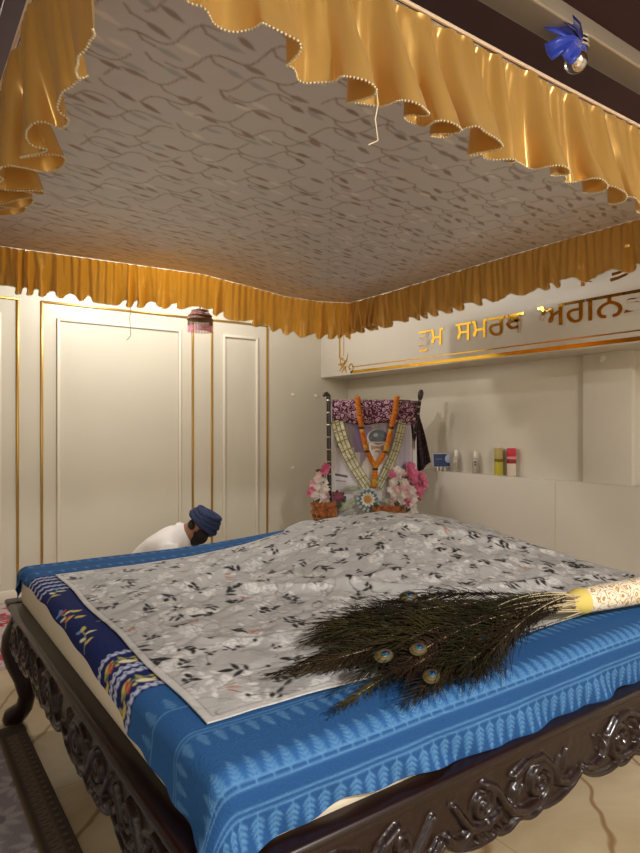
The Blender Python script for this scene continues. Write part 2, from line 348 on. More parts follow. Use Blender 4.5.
# ------------------------------------------------------------------ rugs
def rug(name, x0, x1, y0, y1, cols_fn, label, res=.008):
    xs = np.arange(x0, x1 + 1e-6, res); ys = np.arange(y0, y1 + 1e-6, res); X, Y = np.meshgrid(xs, ys, indexing='ij')
    P = np.stack([X, Y, np.full_like(X, .012)], -1); P[0, :, 2] = P[-1, :, 2] = .0005; P[:, 0, 2] = P[:, -1, 2] = .0005
    o = grid(name, P, M.setdefault('rug', mat('woven_pile', rough=.95, attr=True, bump=.5, bscale=220)), None, cols_fn(X, Y)); tag(o, label, 'rug'); return o
def rug_a(X, Y):
    p = Pat(-1.2, -1.0, 1.8, 4.2, 220, (142, 134, 138))
    rr = random.Random(3)
    for gx in range(8):
        for gy in range(20):
            cx = -1.1 + gx * .2 + (gy % 2) * .1; cy = -.9 + gy * .2
            for k in range(9):
                a = k * 2 * PI / 9; p.leaf((cx + .02 * math.cos(a), cy + .02 * math.sin(a)), a, .075, .03, (172, 165, 168)); 
            p.disk((cx, cy), .03, (120, 112, 118))
            p.line([(cx + .1 + .03 * math.cos(t * .7), cy + .1 + .03 * math.sin(t * .7)) for t in range(8)], .008, (170, 163, 166))
    p.rect(.385, .51, -1, 3.05, (58, 44, 34)); p.rect(.385, .395, -1, 3.05, (112, 92, 62)); p.rect(.41, .45, -1, 3.05, (74, 60, 50))
    p.rect(.452, .458, -1, 3.05, (112, 92, 66)); p.rect(.488, .494, -1, 3.05, (86, 70, 52))
    y = -1
    while y < 3.05:
        p.line([(.418, y), (.442, y + .01), (.442, y + .026), (.42, y + .026)], .005, (118, 102, 80)); p.disk((.473, y + .02), .007, (104, 86, 62)); y += .04
    p.rect(-1.2, .51, 2.9, 3.05, (58, 44, 34)); p.rect(-1.2, .39, 2.88, 2.9, (112, 92, 62))
    return p.sample(X, Y)
rug('floor_rug', -1.1, .5, -.9, 3.0, rug_a, 'grey damask rug with a dark brown border along the left of the bed')
def rug_b(X, Y):
    p = Pat(-1, 3.6, 1.9, 1.6, 200, (196, 178, 176)); rr = random.Random(5)
    for k in range(90):
        c = (rr.uniform(-1, .8), rr.uniform(3.7, 5.1)); a = rr.uniform(0, 6.28)
        for q in range(5): p.leaf(c, a + q * 1.25, .07, .04, rr.choice([(168, 40, 52), (188, 74, 82), (120, 96, 90)]))
    return p.sample(X, Y)
rug('red_flowered_rug', -.9, .78, 3.75, 5.1, rug_b, 'pale rug with red flowers by the back wall, left of the bed')
# ------------------------------------------------------------------ bed frame (carved takht)
BX0, BX1, BY0, BY1 = .432, 2.63, .948, 3.08; RZ = .55
bed = empty('carved_bed', ((BX0 + BX1) / 2, (BY0 + BY1) / 2, 0)); tag(bed, 'dark carved wooden platform bed with scrolled aprons and curved legs on the marble floor', 'bed')
bo = bed.location.copy()
def apron(L, dense=True, seed=0):
    """scroll-carved board: returns P(s, z, relief)"""
    hs = .004 if dense else .02; s = np.arange(0, L + 1e-6, hs); nz = 44 if dense else 8; q = np.linspace(0, 1, nz)
    per = L / round(L / .5); ph = (s / per) % 1.0
    lobe = .045 * np.abs(np.sin(PI * ph)) ** .7 - .022 * np.exp(-((ph - .5) / .07) ** 2) + .016 * np.abs(np.sin(3 * PI * ph)) ** .6
    zb = .335 + .06 - lobe; zt = .514
    S, Q = np.meshgrid(s, q, indexing='ij'); Z = zb[:, None] * (1 - Q) + zt * Q
    H = np.zeros_like(Z)
    curves = []
    n = int(round(L / per))
    for k in range(n):
        fl = 1 if k % 2 == 0 else -1; c = (k + .5) * per
        def T(pts): return [(c + fl * x, z) for x, z in pts]
        def sp(cx, cz, r, a0, turns, sg, m=34): return [(cx + r * (1 - .86 * i / m) * math.cos(a0 + sg * turns * 2 * PI * i / m), cz + r * (1 - .86 * i / m) * math.sin(a0 + sg * turns * 2 * PI * i / m)) for i in range(m + 1)]
        a = sp(-.075, .428, .05, -PI * .5, 1.7, -1); curves.append((T(a), .011, .017))
        a2 = sp(.135, .447, .04, PI * .6, 1.5, 1); curves.append((T(a2), .0095, .015))
        curves.append((T([(-.075, .378), (-.02, .374), (.03, .39), (.06, .425), (.09, .465), (.125, .485)]), .012, .018))
        curves.append((T([(-.245, .40), (-.2, .385), (-.16, .40), (-.13, .45), (-.09, .485), (-.03, .49), (.02, .47)]), .011, .016))
        curves.append((T([(.0, .46), (.02, .435), (.03, .41)]), .009, .014)); curves.append((T([(-.01, .44), (.005, .42), (.012, .402)]), .008, .012))
        curves.append((T([(.17, .40), (.2, .385), (.235, .39), (.25, .41)]), .011, .016)); curves.append((T([(.08, .40), (.12, .388), (.17, .395), (.2, .43), (.23, .47)]), .01, .015))
        for j in range(5):
            x0 = -.2 + j * .03; curves.append((T([(x0, .47 - .008 * j), (x0 + .012, .45 - .008 * j), (x0 + .016, .43 - .006 * j)]), .006, .009))
            x0 = .06 + j * .022; curves.append((T([(x0 + .01, .405 - .004 * j), (x0, .385 - .004 * j), (x0 - .014, .37 - .003 * j)]), .007, .011))
    if dense:
        for pts, hw, hh in curves:
            for a, b_ in zip(pts, pts[1:]):
                i0 = max(0, int((min(a[0], b_[0]) - hw) / hs) - 1); i1 = min(len(s), int((max(a[0], b_[0]) + hw) / hs) + 2)
                if i1 <= i0: continue
                X = S[i0:i1]; Zc = Z[i0:i1]; dx, dz = b_[0] - a[0], b_[1] - a[1]; l2 = dx * dx + dz * dz + 1e-12
                t = np.clip(((X - a[0]) * dx + (Zc - a[1]) * dz) / l2, 0, 1); d = np.hypot(X - a[0] - t * dx, Zc - a[1] - t * dz) / hw
                H[i0:i1] = np.maximum(H[i0:i1], hh * np.sqrt(np.clip(1 - d * d, 0, 1)))
        rim = (Z - zb[:, None]); H = np.maximum(H, .013 * np.sqrt(np.clip(1 - ((rim - .006) / .008) ** 2, 0, 1)))
        H += .0025 * fbm(S * 60, Z * 60, 3, 2)
    return s, S, Z, H, zb
def build_apron(name, L, org, du, dn, dense):
    s, S, Z, H, zb = apron(L, dense); n, m = S.shape; du = np.array(du); dn = np.array(dn); org = np.array(org)
    Fp = org + S[..., None] * du + H[..., None] * dn + Z[..., None] * np.array((0, 0, 1.))
    Bk = org + S[..., None] * du - .022 * dn + Z[..., None] * np.array((0, 0, 1.))
    Bk = Bk[:, [0, m - 1]]
    V = np.concatenate([Fp.reshape(-1, 3), Bk.reshape(-1, 3)]); o = n * m; f = [grid_faces(n, m)]
    i = np.arange(n - 1)
    f.append(np.stack([i * m, o + i * 2, o + (i + 1) * 2, (i + 1) * m], -1)); f.append(np.stack([i * m + m - 1, (i + 1) * m + m - 1, o + (i + 1) * 2 + 1, o + i * 2 + 1], -1))
    f.append(np.stack([o + i * 2, o + i * 2 + 1, o + (i + 1) * 2 + 1, o + (i + 1) * 2], -1))
    return link(name, np_mesh(name, V, np.concatenate(f)), M['wood'], bed)
org = -np.array(bo)
build_apron('carved_apron', BX1 - BX0 - .1, org + np.array((BX0 + .05, BY0 + .02, 0)), (1, 0, 0), (0, -1, 0), True)
build_apron('carved_apron', BY1 - BY0 - .1, org + np.array((BX0 + .02, BY1 - .05, 0)), (0, -1, 0), (-1, 0, 0), True)
build_apron('carved_apron', BX1 - BX0 - .1, org + np.array((BX1 - .05, BY1 - .02, 0)), (-1, 0, 0), (0, 1, 0), False)
build_apron('carved_apron', BY1 - BY0 - .1, org + np.array((BX1 - .02, BY0 + .05, 0)), (0, 1, 0), (1, 0, 0), False)
def rel(p): return (p[0] - bo.x, p[1] - bo.y, p[2])
def rail(a, b_):
    m = MB(); m.box(rel(a), rel(b_), .012, 3); return m
for a, b_ in (((BX0, BY0, .526), (BX1, BY0 + .1, RZ)), ((BX0, BY1 - .1, .526), (BX1, BY1, RZ)), ((BX0, BY0 + .1, .526), (BX0 + .1, BY1 - .1, RZ)), ((BX1 - .1, BY0 + .1, .526), (BX1, BY1 - .1, RZ))):
    m = rail(a, b_); m.box(rel((a[0] + .008, a[1] + .008, .508)), rel((b_[0] - .008, b_[1] - .008, .53)), .006); m.build('top_rail', M['wood'], bed)
MB().box(rel((BX0 + .06, BY0 + .06, .47)), rel((BX1 - .06, BY1 - .06, .528))).build('platform', M['wood'], bed)
for sx, sy, cx, cy in ((-1, -1, BX0, BY0), (1, -1, BX1, BY0), (-1, 1, BX0, BY1), (1, 1, BX1, BY1)):
    x = cx - sx * .075; y = cy - sy * .075; b = MB()
    prof = [(.5, -.01, .06), (.44, .004, .066), (.38, .022, .07), (.33, .03, .066), (.27, .022, .055), (.2, .004, .043), (.13, -.006, .036), (.08, .002, .036), (.05, .022, .042), (.03, .04, .046), (.012, .046, .042), (.0, .046, .034)]
    b.tube([rel((x + sx * o_, y + sy * o_, z)) for z, o_, r in prof], [r for z, o_, r in prof], 14)
    b.build('leg', M['wood'], bed)
# ------------------------------------------------------------------ mattress, bedspread, cover sheet
tag(MB().box((.487, .998, .5285), (2.563, 3.013, .688), .035, 4).build('mattress', M['mattress']), 'cream mattress lying in the carved bed frame under the blue bedspread', 'mattress')
X0, X1, Y0, Y1 = .470, 2.578, .985, 3.03; R_ = .045
def hump(x, y):
    q = ((np.asarray(x) - 2.07) / .58) ** 2 + ((np.asarray(y) - 2.3) / .60) ** 2
    q2 = ((np.asarray(x) - 1.45) / .45) ** 2 + ((np.asarray(y) - 2.55) / .4) ** 2
    return .165 * np.exp(-q ** 1.2) + .008 * np.exp(-q2)
def top_z(x, y): return .70 + hump(x, y) + .012 * fbm(np.asarray(x) * 3, np.asarray(y) * 3, 5, 2)
ix0, ix1, iy0, iy1 = X0 + R_, X1 - R_, Y0 + R_, Y1 - R_
def drape(S, T):
    cx = np.clip(S, ix0, ix1); cy = np.clip(T, iy0, iy1); ex = S - cx; ey = T - cy; d = np.hypot(ex, ey); k = np.where(d > 1e-9, 1 / np.maximum(d, 1e-9), 0)
    a = np.minimum(d / R_, PI / 2); rest = np.maximum(d - R_ * PI / 2, 0)
    along = S * 1.0 + T * 1.0
    rip = (fbm(along * 6, along * 0 + 3, 9, 2) * .05 + .006 * np.sin(along * 38)) * smooth(0, .12, rest)
    out = R_ * np.sin(a) + rest * .06 + rip; dn = R_ * (1 - np.cos(a)) + rest
    return np.stack([cx + ex * k * out, cy + ey * k * out, top_z(cx, cy) - dn], -1)
def bedspread_print():
    BL, BL2, LB, NV = (42, 85, 136), (34, 72, 120), (78, 122, 164), (26, 36, 86)
    p = Pat(.2, .7, 2.75, 2.6, 360, BL); rr = random.Random(11)
    def fern(x, y, d, h, c=LB):
        p.seg((x, y), (x, y + d * h), .0028, c)
        for k in range(5):
            yy = y + d * h * (.14 + .17 * k); l = h * (.34 - .045 * k)
            for sx in (-1, 1): p.leaf((x, yy), PI / 2 - sx * (PI / 2 - d * .75), l, .0052, c)
        p.leaf((x, y + d * h * .85), d * PI / 2, h * .24, .0055, c)
    p.rect(.2, 2.95, .7, .985, BL2)
    for y, d, h in ((1.165, -1, .05), (.975, 1, .06), (.925, -1, .066)):
        for o in (0, .012): p.line([(.2, y + o), (2.95, y + o)], .004, LB)
        x = .22
        while x < 2.95: fern(x, y, d, h); x += .037
    for y, d, h in ((2.83, -1, .04), (2.93, 1, .05)):
        p.line([(.2, y), (2.95, y)], .004, LB); x = .22
        while x < 2.95: fern(x, y, d, h); x += .05
    p.line([(.2, 1.30), (2.95, 1.30)], .005, LB); x = .22
    while x < 1.0: fern(x, 1.30, 1, .06); x += .05
    p.rect(.2, 2.95, 1.44, 2.74, NV)
    WH, YE, RD, PB = (176, 182, 206), (196, 176, 96), (170, 70, 60), (96, 140, 190)
    def zig(y, h=.016):
        x = .2
        p.line([(.2, y), (2.95, y)], .004, WH)
        while x < 1.1:
            p.disk((x, y), .009, WH); p.line([(x, y), (x + .011, y + h), (x + .022, y)], .005, WH); x += .022
    for y in (1.455, 1.56, 1.595, 1.70, 2.50, 2.555, 2.61, 2.665, 2.71): zig(y)
    for y in (1.505, 1.645):
        x = .2; k = 0
        while x < 1.1:
            a = .5 if k % 2 else -.5; p.leaf((x, y), a, .055, .022, YE if k % 3 else (214, 206, 170)); p.leaf((x + .02, y), a + PI * .75, .035, .014, (150, 150, 80))
            if k % 4 == 1: p.leaf((x + .02, y - .02), 1.2, .05, .02, RD)
            if k % 4 == 3: p.disk((x + .03, y + .01), .011, WH)
            p.disk((x + .045, y - .012), .006, YE); x += .05; k += 1
        p.line([(.2 + i * .02, y + .012 * math.sin(i * .9)) for i in range(45)], .004, (150, 150, 90))
    for (x, y, a) in ((.47, 2.40, .5), (.57, 2.32, .2), (.46, 2.10, .9), (.55, 2.02, .2), (.45, 1.86, .7), (.58, 1.84, .1)):
        q = [(x + .11 * t * math.cos(a + .5 * t), y + .11 * t * math.sin(a + .5 * t)) for t in np.linspace(0, 1, 5)]
        p.line(q, .004, (150, 150, 100))
        for i, (qx, qy) in enumerate(q[1:]):
            sg = 1 if i % 2 else -1; p.leaf((qx, qy), a + sg * 1.0 + .4, .036, .015, (YE, (206, 204, 186), (208, 200, 160), PB)[i % 4])
        p.leaf(q[-1], a + .5, .04, .018, rr.choice([(206, 204, 186), PB, YE]))
    for (x, y) in ((.475, 2.2), (.47, 2.13)): p.leaf((x, y), .6, .034, .018, (176, 78, 62)); p.leaf((x + .03, y - .03), .2, .04, .022, YE)
    return p
bp = bedspread_print()
def ov_left(t):
    z = np.interp(t, [.8, 1.0, 1.06, 1.376, 1.645, 2.0, 2.409, 2.9, 2.97, 3.3], [.565, .56, .56, .598, .634, .655, .668, .662, .60, .57])
    return .70 - z + .0285 * R_ / .05 + .004 * np.sin(np.asarray(t) * 23)
def ov_front(s):
    z = np.interp(s, [.2, .5, .62, .75, .95, 1.1, 1.5, 1.9, 3.0], [.548, .548, .562, .578, .566, .55, .545, .55, .55])
    return .70 - z + .0285 * R_ / .05 + .003 * np.sin(np.asarray(s) * 31)
sg = np.concatenate([np.linspace(-1, 0, 46)[:-1], ix0 + np.arange(0, 1.5, .0034) * 1.0, np.arange(ix0 + 1.5, ix1, .007)]); tail = np.linspace(0, 1, 20)[1:]
tg = np.concatenate([np.linspace(-1, 0, 54)[:-1], np.arange(iy0, 1.32, .0036), np.arange(1.32, iy1, .0055)])
ns_, nt_ = len(sg) + len(tail), len(tg) + len(tail)
cS = np.concatenate([sg, 100 + tail]); cT = np.concatenate([tg, 100 + tail]); GS, GT = np.meshgrid(cS, cT, indexing='ij')
# resolve overhang parameters: near values need the other coordinate, so resolve approximately with clamped ones
Sc = np.where(GS > 50, ix1, np.where(GS <= 0, ix0, GS)); Tc = np.where(GT > 50, iy1, np.where(GT <= 0, iy0, GT))
S_ = np.where(GS > 50, ix1 + (GS - 100) * .12, np.where(GS < 0, ix0 + GS * ov_left(Tc), Sc))
T_ = np.where(GT > 50, iy1 + (GT - 100) * .13, np.where(GT < 0, iy0 + GT * ov_front(Sc), Tc))
BP = drape(S_, T_)
tag(grid('bedspread', BP, M['bedspread'], None, bp.sample(S_, T_), flip=True), 'blue bedspread with fern-leaf borders and a navy flowered band covering the mattress', 'bedspread')
def sheet_print():
    G, G2, WHT, LN, BK = (172, 170, 168), (156, 154, 152), (210, 208, 205), (128, 126, 125), (22, 21, 24)
    p = Pat(.5, 1.1, 2.2, 1.75, 400, G); rr = random.Random(23)
    for k in range(60): p.disk((rr.uniform(.5, 2.7), rr.uniform(1.1, 2.85)), rr.uniform(.05, .12), rr.choice([G2, (180, 178, 176)]), rr.uniform(.04, .1), op=.5)
    for k in range(420):
        c = (rr.uniform(.5, 2.7), rr.uniform(1.1, 2.85)); a0 = rr.uniform(0, 6.28); L = rr.uniform(.02, .045); n = rr.choice([4, 5, 6])
        for q in range(n): p.leaf(c, a0 + q * 2 * PI / n + rr.uniform(-.25, .25), L * rr.uniform(.7, 1.1), L * .8, WHT, .75)
        for q in range(n):
            a = a0 + q * 2 * PI / n; p.seg(c, (c[0] + L * .6 * math.cos(a), c[1] + L * .6 * math.sin(a)), .0025, LN, op=.7)
    for k in range(420):
        c = (rr.uniform(.5, 2.7), rr.uniform(1.1, 2.85)); a = rr.uniform(0, 6.28); R = rr.uniform(.03, .09); q = [(c[0] + R * math.cos(a + t * .35), c[1] + R * math.sin(a + t * .35) + t * .006) for t in range(9)]
        p.line(q, .0028, LN, .8)
        for t in (2, 4, 6): p.leaf(q[t], a + t * .35 + .3, .035, .014, rr.choice([WHT, G2, (192, 190, 187)]), .9)
    spots = []
    for k in range(4000):
        c = (rr.uniform(.56, 2.62), rr.uniform(1.2, 2.72))
        if all((c[0] - s[0]) ** 2 + (c[1] - s[1]) ** 2 > .085 ** 2 for s in spots): spots.append(c)
    for c in spots:
        a = rr.uniform(0, 6.28); n = rr.choice([3, 4, 5, 6]); t = rr.random()
        if t < .05:
            for q in range(3): p.leaf((c[0], c[1] + q * .008), a + q * .5 - .5, .05, .007, (158, 96, 64), .9)
            continue
        S = rr.uniform(.75, 1.25); n = max(2, int(n * S)); p.seg(c, (c[0] + .05 * S * math.cos(a), c[1] + .05 * S * math.sin(a)), .0025, BK)
        for q in range(n):
            qq = (c[0] + (.008 + .011 * q) * math.cos(a), c[1] + (.008 + .011 * q) * math.sin(a)); sgn = 1 if q % 2 else -1
            p.leaf(qq, a + sgn * rr.uniform(.3, 1.5), rr.uniform(.02, .042) * S, rr.uniform(.009, .017) * S, BK)
        if t > .7:
            d = (c[0] - .05 * math.cos(a + .6), c[1] - .05 * math.sin(a + .6)); p.seg(c, d, .002, BK); p.disk(d, .007, BK)
    for k in range(500):
        c = (rr.uniform(.5, 2.7), rr.uniform(1.1, 2.85)); a = rr.uniform(0, 6.28); R = rr.uniform(.012, .035)
        p.line([(c[0] + R * math.cos(a + t * .4), c[1] + R * math.sin(a + t * .4) + t * .003) for t in range(7)], .0024, rr.choice([(84, 82, 84), (112, 110, 110), (60, 58, 60)]), .8)
    return p
sp = sheet_print()
SX0, SX1, SY0, SY1 = .545, 2.61, 1.185, 2.72
us = np.linspace(0, 1, 500); vs_ = np.linspace(0, 1, 400); U, Vv = np.meshgrid(us, vs_, indexing='ij')
SX = SX0 + (.03 * Vv) * (1 - U) + U * (SX1 - SX0) + .004 * np.sin(Vv * 17) * (1 - U); SY = SY0 + Vv * (SY1 - SY0) - .035 * U * (1 - Vv) + .006 * np.sin(U * 21) * (1 - Vv)
edge = np.minimum(np.minimum(U, 1 - U) * 2.06, np.minimum(Vv, 1 - Vv) * 1.53)
base = drape(np.clip(SX, 0, X1 + .05), SY)
wr = .045 * np.abs(fbm(SX * 5 + 2 * fbm(SX * 2, SY * 2, 31, 2), SY * 7 - SX * 3, 41, 3)) + .010 * np.abs(fbm(SX * 13, SY * 16, 44, 3))
rid = sum(h * np.exp(-(((SX - x) * math.cos(a) + (SY - y) * math.sin(a) + .03 * np.sin(8 * (SX * -math.sin(a) + SY * math.cos(a)))) / w) ** 2) * np.exp(-(((SX - x) * -math.sin(a) + (SY - y) * math.cos(a)) / l) ** 2)
          for x, y, a, w, l, h in ((1.2, 1.95, 1.2, .035, .4, .018), (1.5, 1.7, .5, .03, .35, .016), (.95, 2.2, 2.0, .03, .3, .014), (1.7, 2.6, 1.9, .04, .4, .02), (2.2, 1.9, .9, .03, .35, .016), (1.0, 1.5, 1.0, .025, .3, .010), (1.35, 2.35, 1.7, .03, .35, .014), (1.9, 1.5, 1.3, .03, .35, .012)))
base[..., 2] += .006 + (wr + 1.5 * rid) * (.15 + .85 * smooth(0, .12, edge)); 
cs = sp.sample(SX, SY); hem = smooth(.02, .016, edge)[..., None]; cs = cs * (1 - hem * .8) + lin((190, 187, 183)) * hem * .8
stitch = (np.abs(edge - .022) < .0025)[..., None]; cs = np.where(stitch, cs * .75, cs)
hemz = base.copy()
cov = grid('cover_sheet', base, M['coversheet'], None, cs, flip=True); solidify(cov, .003, 1.)
tag(cov, 'grey and white floral sheet with small black leaves spread over a mound on the bed', 'sheet')
# ------------------------------------------------------------------ peacock-feather whisk
wh = empty('peacock_feather_whisk', (1.8, 1.148, .762)); tag(wh, 'bundle of dark peacock feathers with a white cloth-wrapped handle lying across the bed edge', 'feather whisk')
hd = Vector((.985, -.17, .012)).normalized()
b = MB(); hp = [(-.015, .025), (.0, .034), (.03, .039), (.1, .041), (.25, .043), (.45, .042), (.6, .04), (.62, .03)]
b.tube([hd * t for t, r in hp], [r for t, r in hp], 20)
b.build('handle', mat_vor('white_and_gold_print', (222, 212, 190), (168, 128, 74), (206, 182, 128), 34, .3, .42, .7), wh)
b = MB(); b.tube([hd * -.03, hd * -.012, hd * .012, hd * .028], [.026, .036, .0415, .041], 20); b.build('yellow_binding', mat('yellow_cloth', (206, 184, 96), .7), wh)
FEA = [mat('feather_barb_%d' % i, c, .6, spec=.25, var=.5, vscale=9) for i, c in enumerate(((46, 36, 18), (36, 26, 14), (58, 50, 20), (34, 33, 16), (50, 33, 18)))]
M['rachis'] = mat('feather_shaft', (196, 178, 142), .5)
EYE = [mat('eye_bronze', (92, 68, 36), .5, .1), mat('eye_teal', (34, 84, 84), .45, .1), mat('eye_blue', (22, 26, 72), .45), mat('eye_green', (62, 58, 28), .5, .1)]
def feather(tip, bend, width, seed, eye=False, start=.12, lift=0.):
    rr = random.Random(seed); tip = Vector(tip) - Vector(wh.location); base_ = Vector((-.02, rr.uniform(-.028, .028), rr.uniform(-.03, .03)))
    mid = (base_ + tip) * .5 + Vector(bend); N = 40
    def B(t): return base_ * (1 - t) ** 2 + mid * (2 * t * (1 - t)) + tip * t * t
    V = []; F = []
    def prism(pts, r0, r1):
        o = len(V); k = len(pts)
        for i, p in enumerate(pts):
            r = r0 + (r1 - r0) * i / (k - 1); d = (pts[min(i + 1, k - 1)] - pts[max(i - 1, 0)]).normalized(); x = d.cross(Vector((0, 0, 1)))
            x = x.normalized() if x.length > 1e-5 else Vector((1, 0, 0)); u = x.cross(d)
            for a in (0, 2.094, 4.189): V.append(p + x * (r * math.cos(a)) + u * (r * math.sin(a)))
        for i in range(k - 1):
            for j in range(3): F.append((o + i * 3 + j, o + i * 3 + (j + 1) % 3, o + i * 3 + 3 + (j + 1) % 3, o + i * 3 + 3 + j))
    roll = rr.uniform(-1.2, 1.2); L = (tip - base_).length; nb = int(L * 190)
    for i in range(nb):
        t = start + (1.0 - start) * (i + rr.random()) / nb; p = B(t); d = (B(min(t + .01, 1)) - B(max(t - .01, 0))).normalized()
        side = d.cross(Vector((0, 0, 1))).normalized(); up = side.cross(d); d = (d + Vector((rr.uniform(-.25, .25), rr.uniform(-.25, .25), rr.uniform(-.15, .2)))).normalized()
        for s_ in (-1, 1):
            sv = (side * math.cos(roll) + up * math.sin(roll)) * s_
            env = .10 + .90 * smooth(.22, .82, t); l = width * 1.25 * env * rr.uniform(.5, 1.3); ang = (.78 - .38 * t) * rr.uniform(.35, 1.35)
            if t > .8: ang = 1.15 * (1.03 - t) / .2 * rr.uniform(.6, 1.15); l = width * rr.uniform(.6, 1.05)
            a = d * math.cos(ang) + sv * math.sin(ang) + up * rr.uniform(-.3, .3); e = d * math.cos(ang * .55) + sv * math.sin(ang * .55) + Vector((rr.uniform(-.3, .3), rr.uniform(-.3, .3), -.4 * rr.random()))
            q = [p, p + a * l * .4, p + a * l * .65 + e * l * .3, p + a * l * .75 + e * l * .75]
            prism(q, .0018, .0005)
    Vn = np.array([tuple(v) for v in V]); W0 = np.array(wh.location)
    # rest on the bed: never dip below the cloth
    gx = Vn + W0; inside = (gx[:, 1] > Y0 - .0) ; floorz = top_z(np.clip(gx[:, 0], ix0, ix1), np.clip(gx[:, 1], iy0, iy1)) + .024 - W0[2]
    dn = np.clip(iy0 - gx[:, 1], 0, R_); floorz = floorz - (R_ - np.sqrt(np.clip(R_ ** 2 - dn ** 2, 0, None)))
    Vn[:, 2] = np.where(inside, np.maximum(Vn[:, 2], floorz + (np.abs(Vn[:, 0] * 7919.) % .006)), Vn[:, 2])
    o = link('feather', np_mesh('feather', Vn, np.array(F)), FEA[seed % 5], wh)
    V.clear(); F.clear(); prism([B(t) for t in np.linspace(0, .96, 20)], .0026, .0010)
    Vr = np.array([tuple(v) for v in V]); gx = Vr + W0; fz = top_z(np.clip(gx[:, 0], ix0, ix1), np.clip(gx[:, 1], iy0, iy1)) + .02 - W0[2]
    ins = gx[:, 1] > Y0 + .03; Vr[:, 2] = np.where(ins, np.maximum(Vr[:, 2], fz), Vr[:, 2])
    link('shaft', np_mesh('shaft', Vr, np.array(F)), M['rachis'], o)
    if eye:
        t = .93; c = B(t); d = (B(.95) - B(.9)).normalized(); side = d.cross(Vector((0, 0, 1))).normalized(); up = side.cross(d)
        up = (up + Vector((-FW.x, -FW.y, .2)) * .8).normalized(); side = d.cross(up).normalized(); up = side.cross(d)
        R3 = Matrix((d, side, up)).transposed(); c = c + up * .014
        for (rx, ry, h, mm, off) in ((.03, .0185, .004, EYE[3], 0), (.024, .0155, .005, EYE[0], .001), (.016, .0115, .006, EYE[1], .0022), (.0105, .0085, .007, EYE[2], .0034)):
            MB().ball(c + up * off + d * (-off * 1.5), 1, 14, (rx, ry, h), R3).build('eye_spot', mm, o)
    return o
sd = 0; rr = random.Random(77)
def fgroup(n, tx, ty, tz, bend, width, eyes=0, start=.12):
    global sd
    for i in range(n):
        sd += 1
        feather((rr.uniform(*tx), rr.uniform(*ty), rr.uniform(*tz)), (rr.uniform(-.05, .05), rr.uniform(*bend) + rr.uniform(-.05, .05), rr.uniform(.0, .08)), rr.uniform(*width), sd, i < eyes, start)
fgroup(13, (.99, 1.08), (1.27, 1.41), (.735, .775), (.0, .04), (.055, .08))            # blunt upper bundle
fgroup(5, (.80, .98), (1.225, 1.28), (.73, .745), (-.02, .03), (.035, .055))          # long ones at the far left
fgroup(11, (.95, 1.2), (1.08, 1.24), (.74, .785), (.0, .07), (.06, .085), 0)
fgroup(11, (.96, 1.2), (.985, 1.07), (.735, .77), (.0, .08), (.055, .08), 0)
fgroup(9, (1.18, 1.42), (1.11, 1.29), (.745, .785), (.0, .05), (.05, .07), 0)
fgroup(5, (1.3, 1.45), (1.06, 1.14), (.735, .76), (.0, .04), (.03, .045), 0, .3)
feather((.765, 1.275, .73), (0, .02, .02), .028, 301); feather((.80, 1.05, .73), (0, .07, .03), .03, 302, False)
feather((.87, 1.07, .775), (0, .08, .05), .05, 303, True); feather((.965, 1.05, .78), (0, .07, .05), .05, 304, True)
feather((.95, .985, .735), (0, .09, .05), .045, 305, True); feather((1.24, 1.38, .80), (0, .03, .05), .055, 306, True)
feather((1.2, 1.04, .76), (0, .05, .05), .05, 307, True)
# ------------------------------------------------------------------ canopy
CX0, CX1, CY0, CY1, CZ = .27, 2.82, 1.03, 3.65, 2.27
cn = empty('bed_canopy', ((CX0 + CX1) / 2, (CY0 + CY1) / 2, CZ)); tag(cn, 'silver leaf-patterned canopy with ruffled gold satin valances hanging over the bed', 'canopy')
co_ = np.array(cn.location)
def edge_sag(x, y):
    fx = (x - CX0) / (CX1 - CX0); fy = (y - CY0) / (CY1 - CY0)
    far = np.interp(fx, [0, .3, .54, .66, .78, .9, 1], [0, .012, .018, -.012, -.048, -.05, -.03])
    right = np.interp(fy, [0, .3, .55, .8, .95, 1], [.0, .004, .0, -.02, -.035, -.03])
    near = -.012 * np.sin(PI * fx) ; left = -.01 * np.sin(PI * fy)
    return far * fy ** 2 + right * fx ** 2 * (1 - fy ** 2) + near * (1 - fy) ** 4 + left * (1 - fx) ** 4
def canopy_print():
    BS, VN, L1_, L2_, L3_ = (202, 198, 198), (146, 126, 114), (156, 138, 127), (222, 216, 210), (172, 175, 178)
    p = Pat(CX0 - .05, CY0 - .05, 2.7, 2.8, 260, BS); rr = random.Random(4)
    ca, sa = math.cos(-.61), math.sin(-.61); ox, oy = (CX0 + CX1) / 2, (CY0 + CY1) / 2
    def W(a, b): return (ox + a * ca - b * sa, oy + a * sa + b * ca)
    for row in range(-22, 23):
        ph = rr.uniform(0, 6); b0 = row * .095; q = []
        for i in range(200):
            a = -2.0 + i * .02; q.append((a, b0 + .028 * math.sin(a * 36 + ph) + .02 * math.sin(a * 11 + ph * 2)))
        w_ = [W(*k) for k in q]; brk = rr.randint(13, 21)
        for i in range(199):
            if i % brk < brk - 4: p.seg(w_[i], w_[i + 1], .0048, VN)
        for i in range(2, 196, 4):
            la = .24 + rr.uniform(-.2, .2); e = w_[i]
            if (i // 4) % 2 == 0:
                e1 = W(q[i][0] + .006, q[i][1] + .03); e2 = W(q[i][0] + .03, q[i][1] + .055); p.line([e, e1, e2], .005, VN); e = e2
            if rr.random() < .9: p.leaf(e, la, rr.uniform(.065, .085), .02, rr.choice([L1_, L1_, VN, L3_, L3_, L2_]))
    return p
cp = canopy_print()
gx = np.linspace(CX0, CX1, 470); gy = np.linspace(CY0, CY1, 480); CXg, CYg = np.meshgrid(gx, gy, indexing='ij')
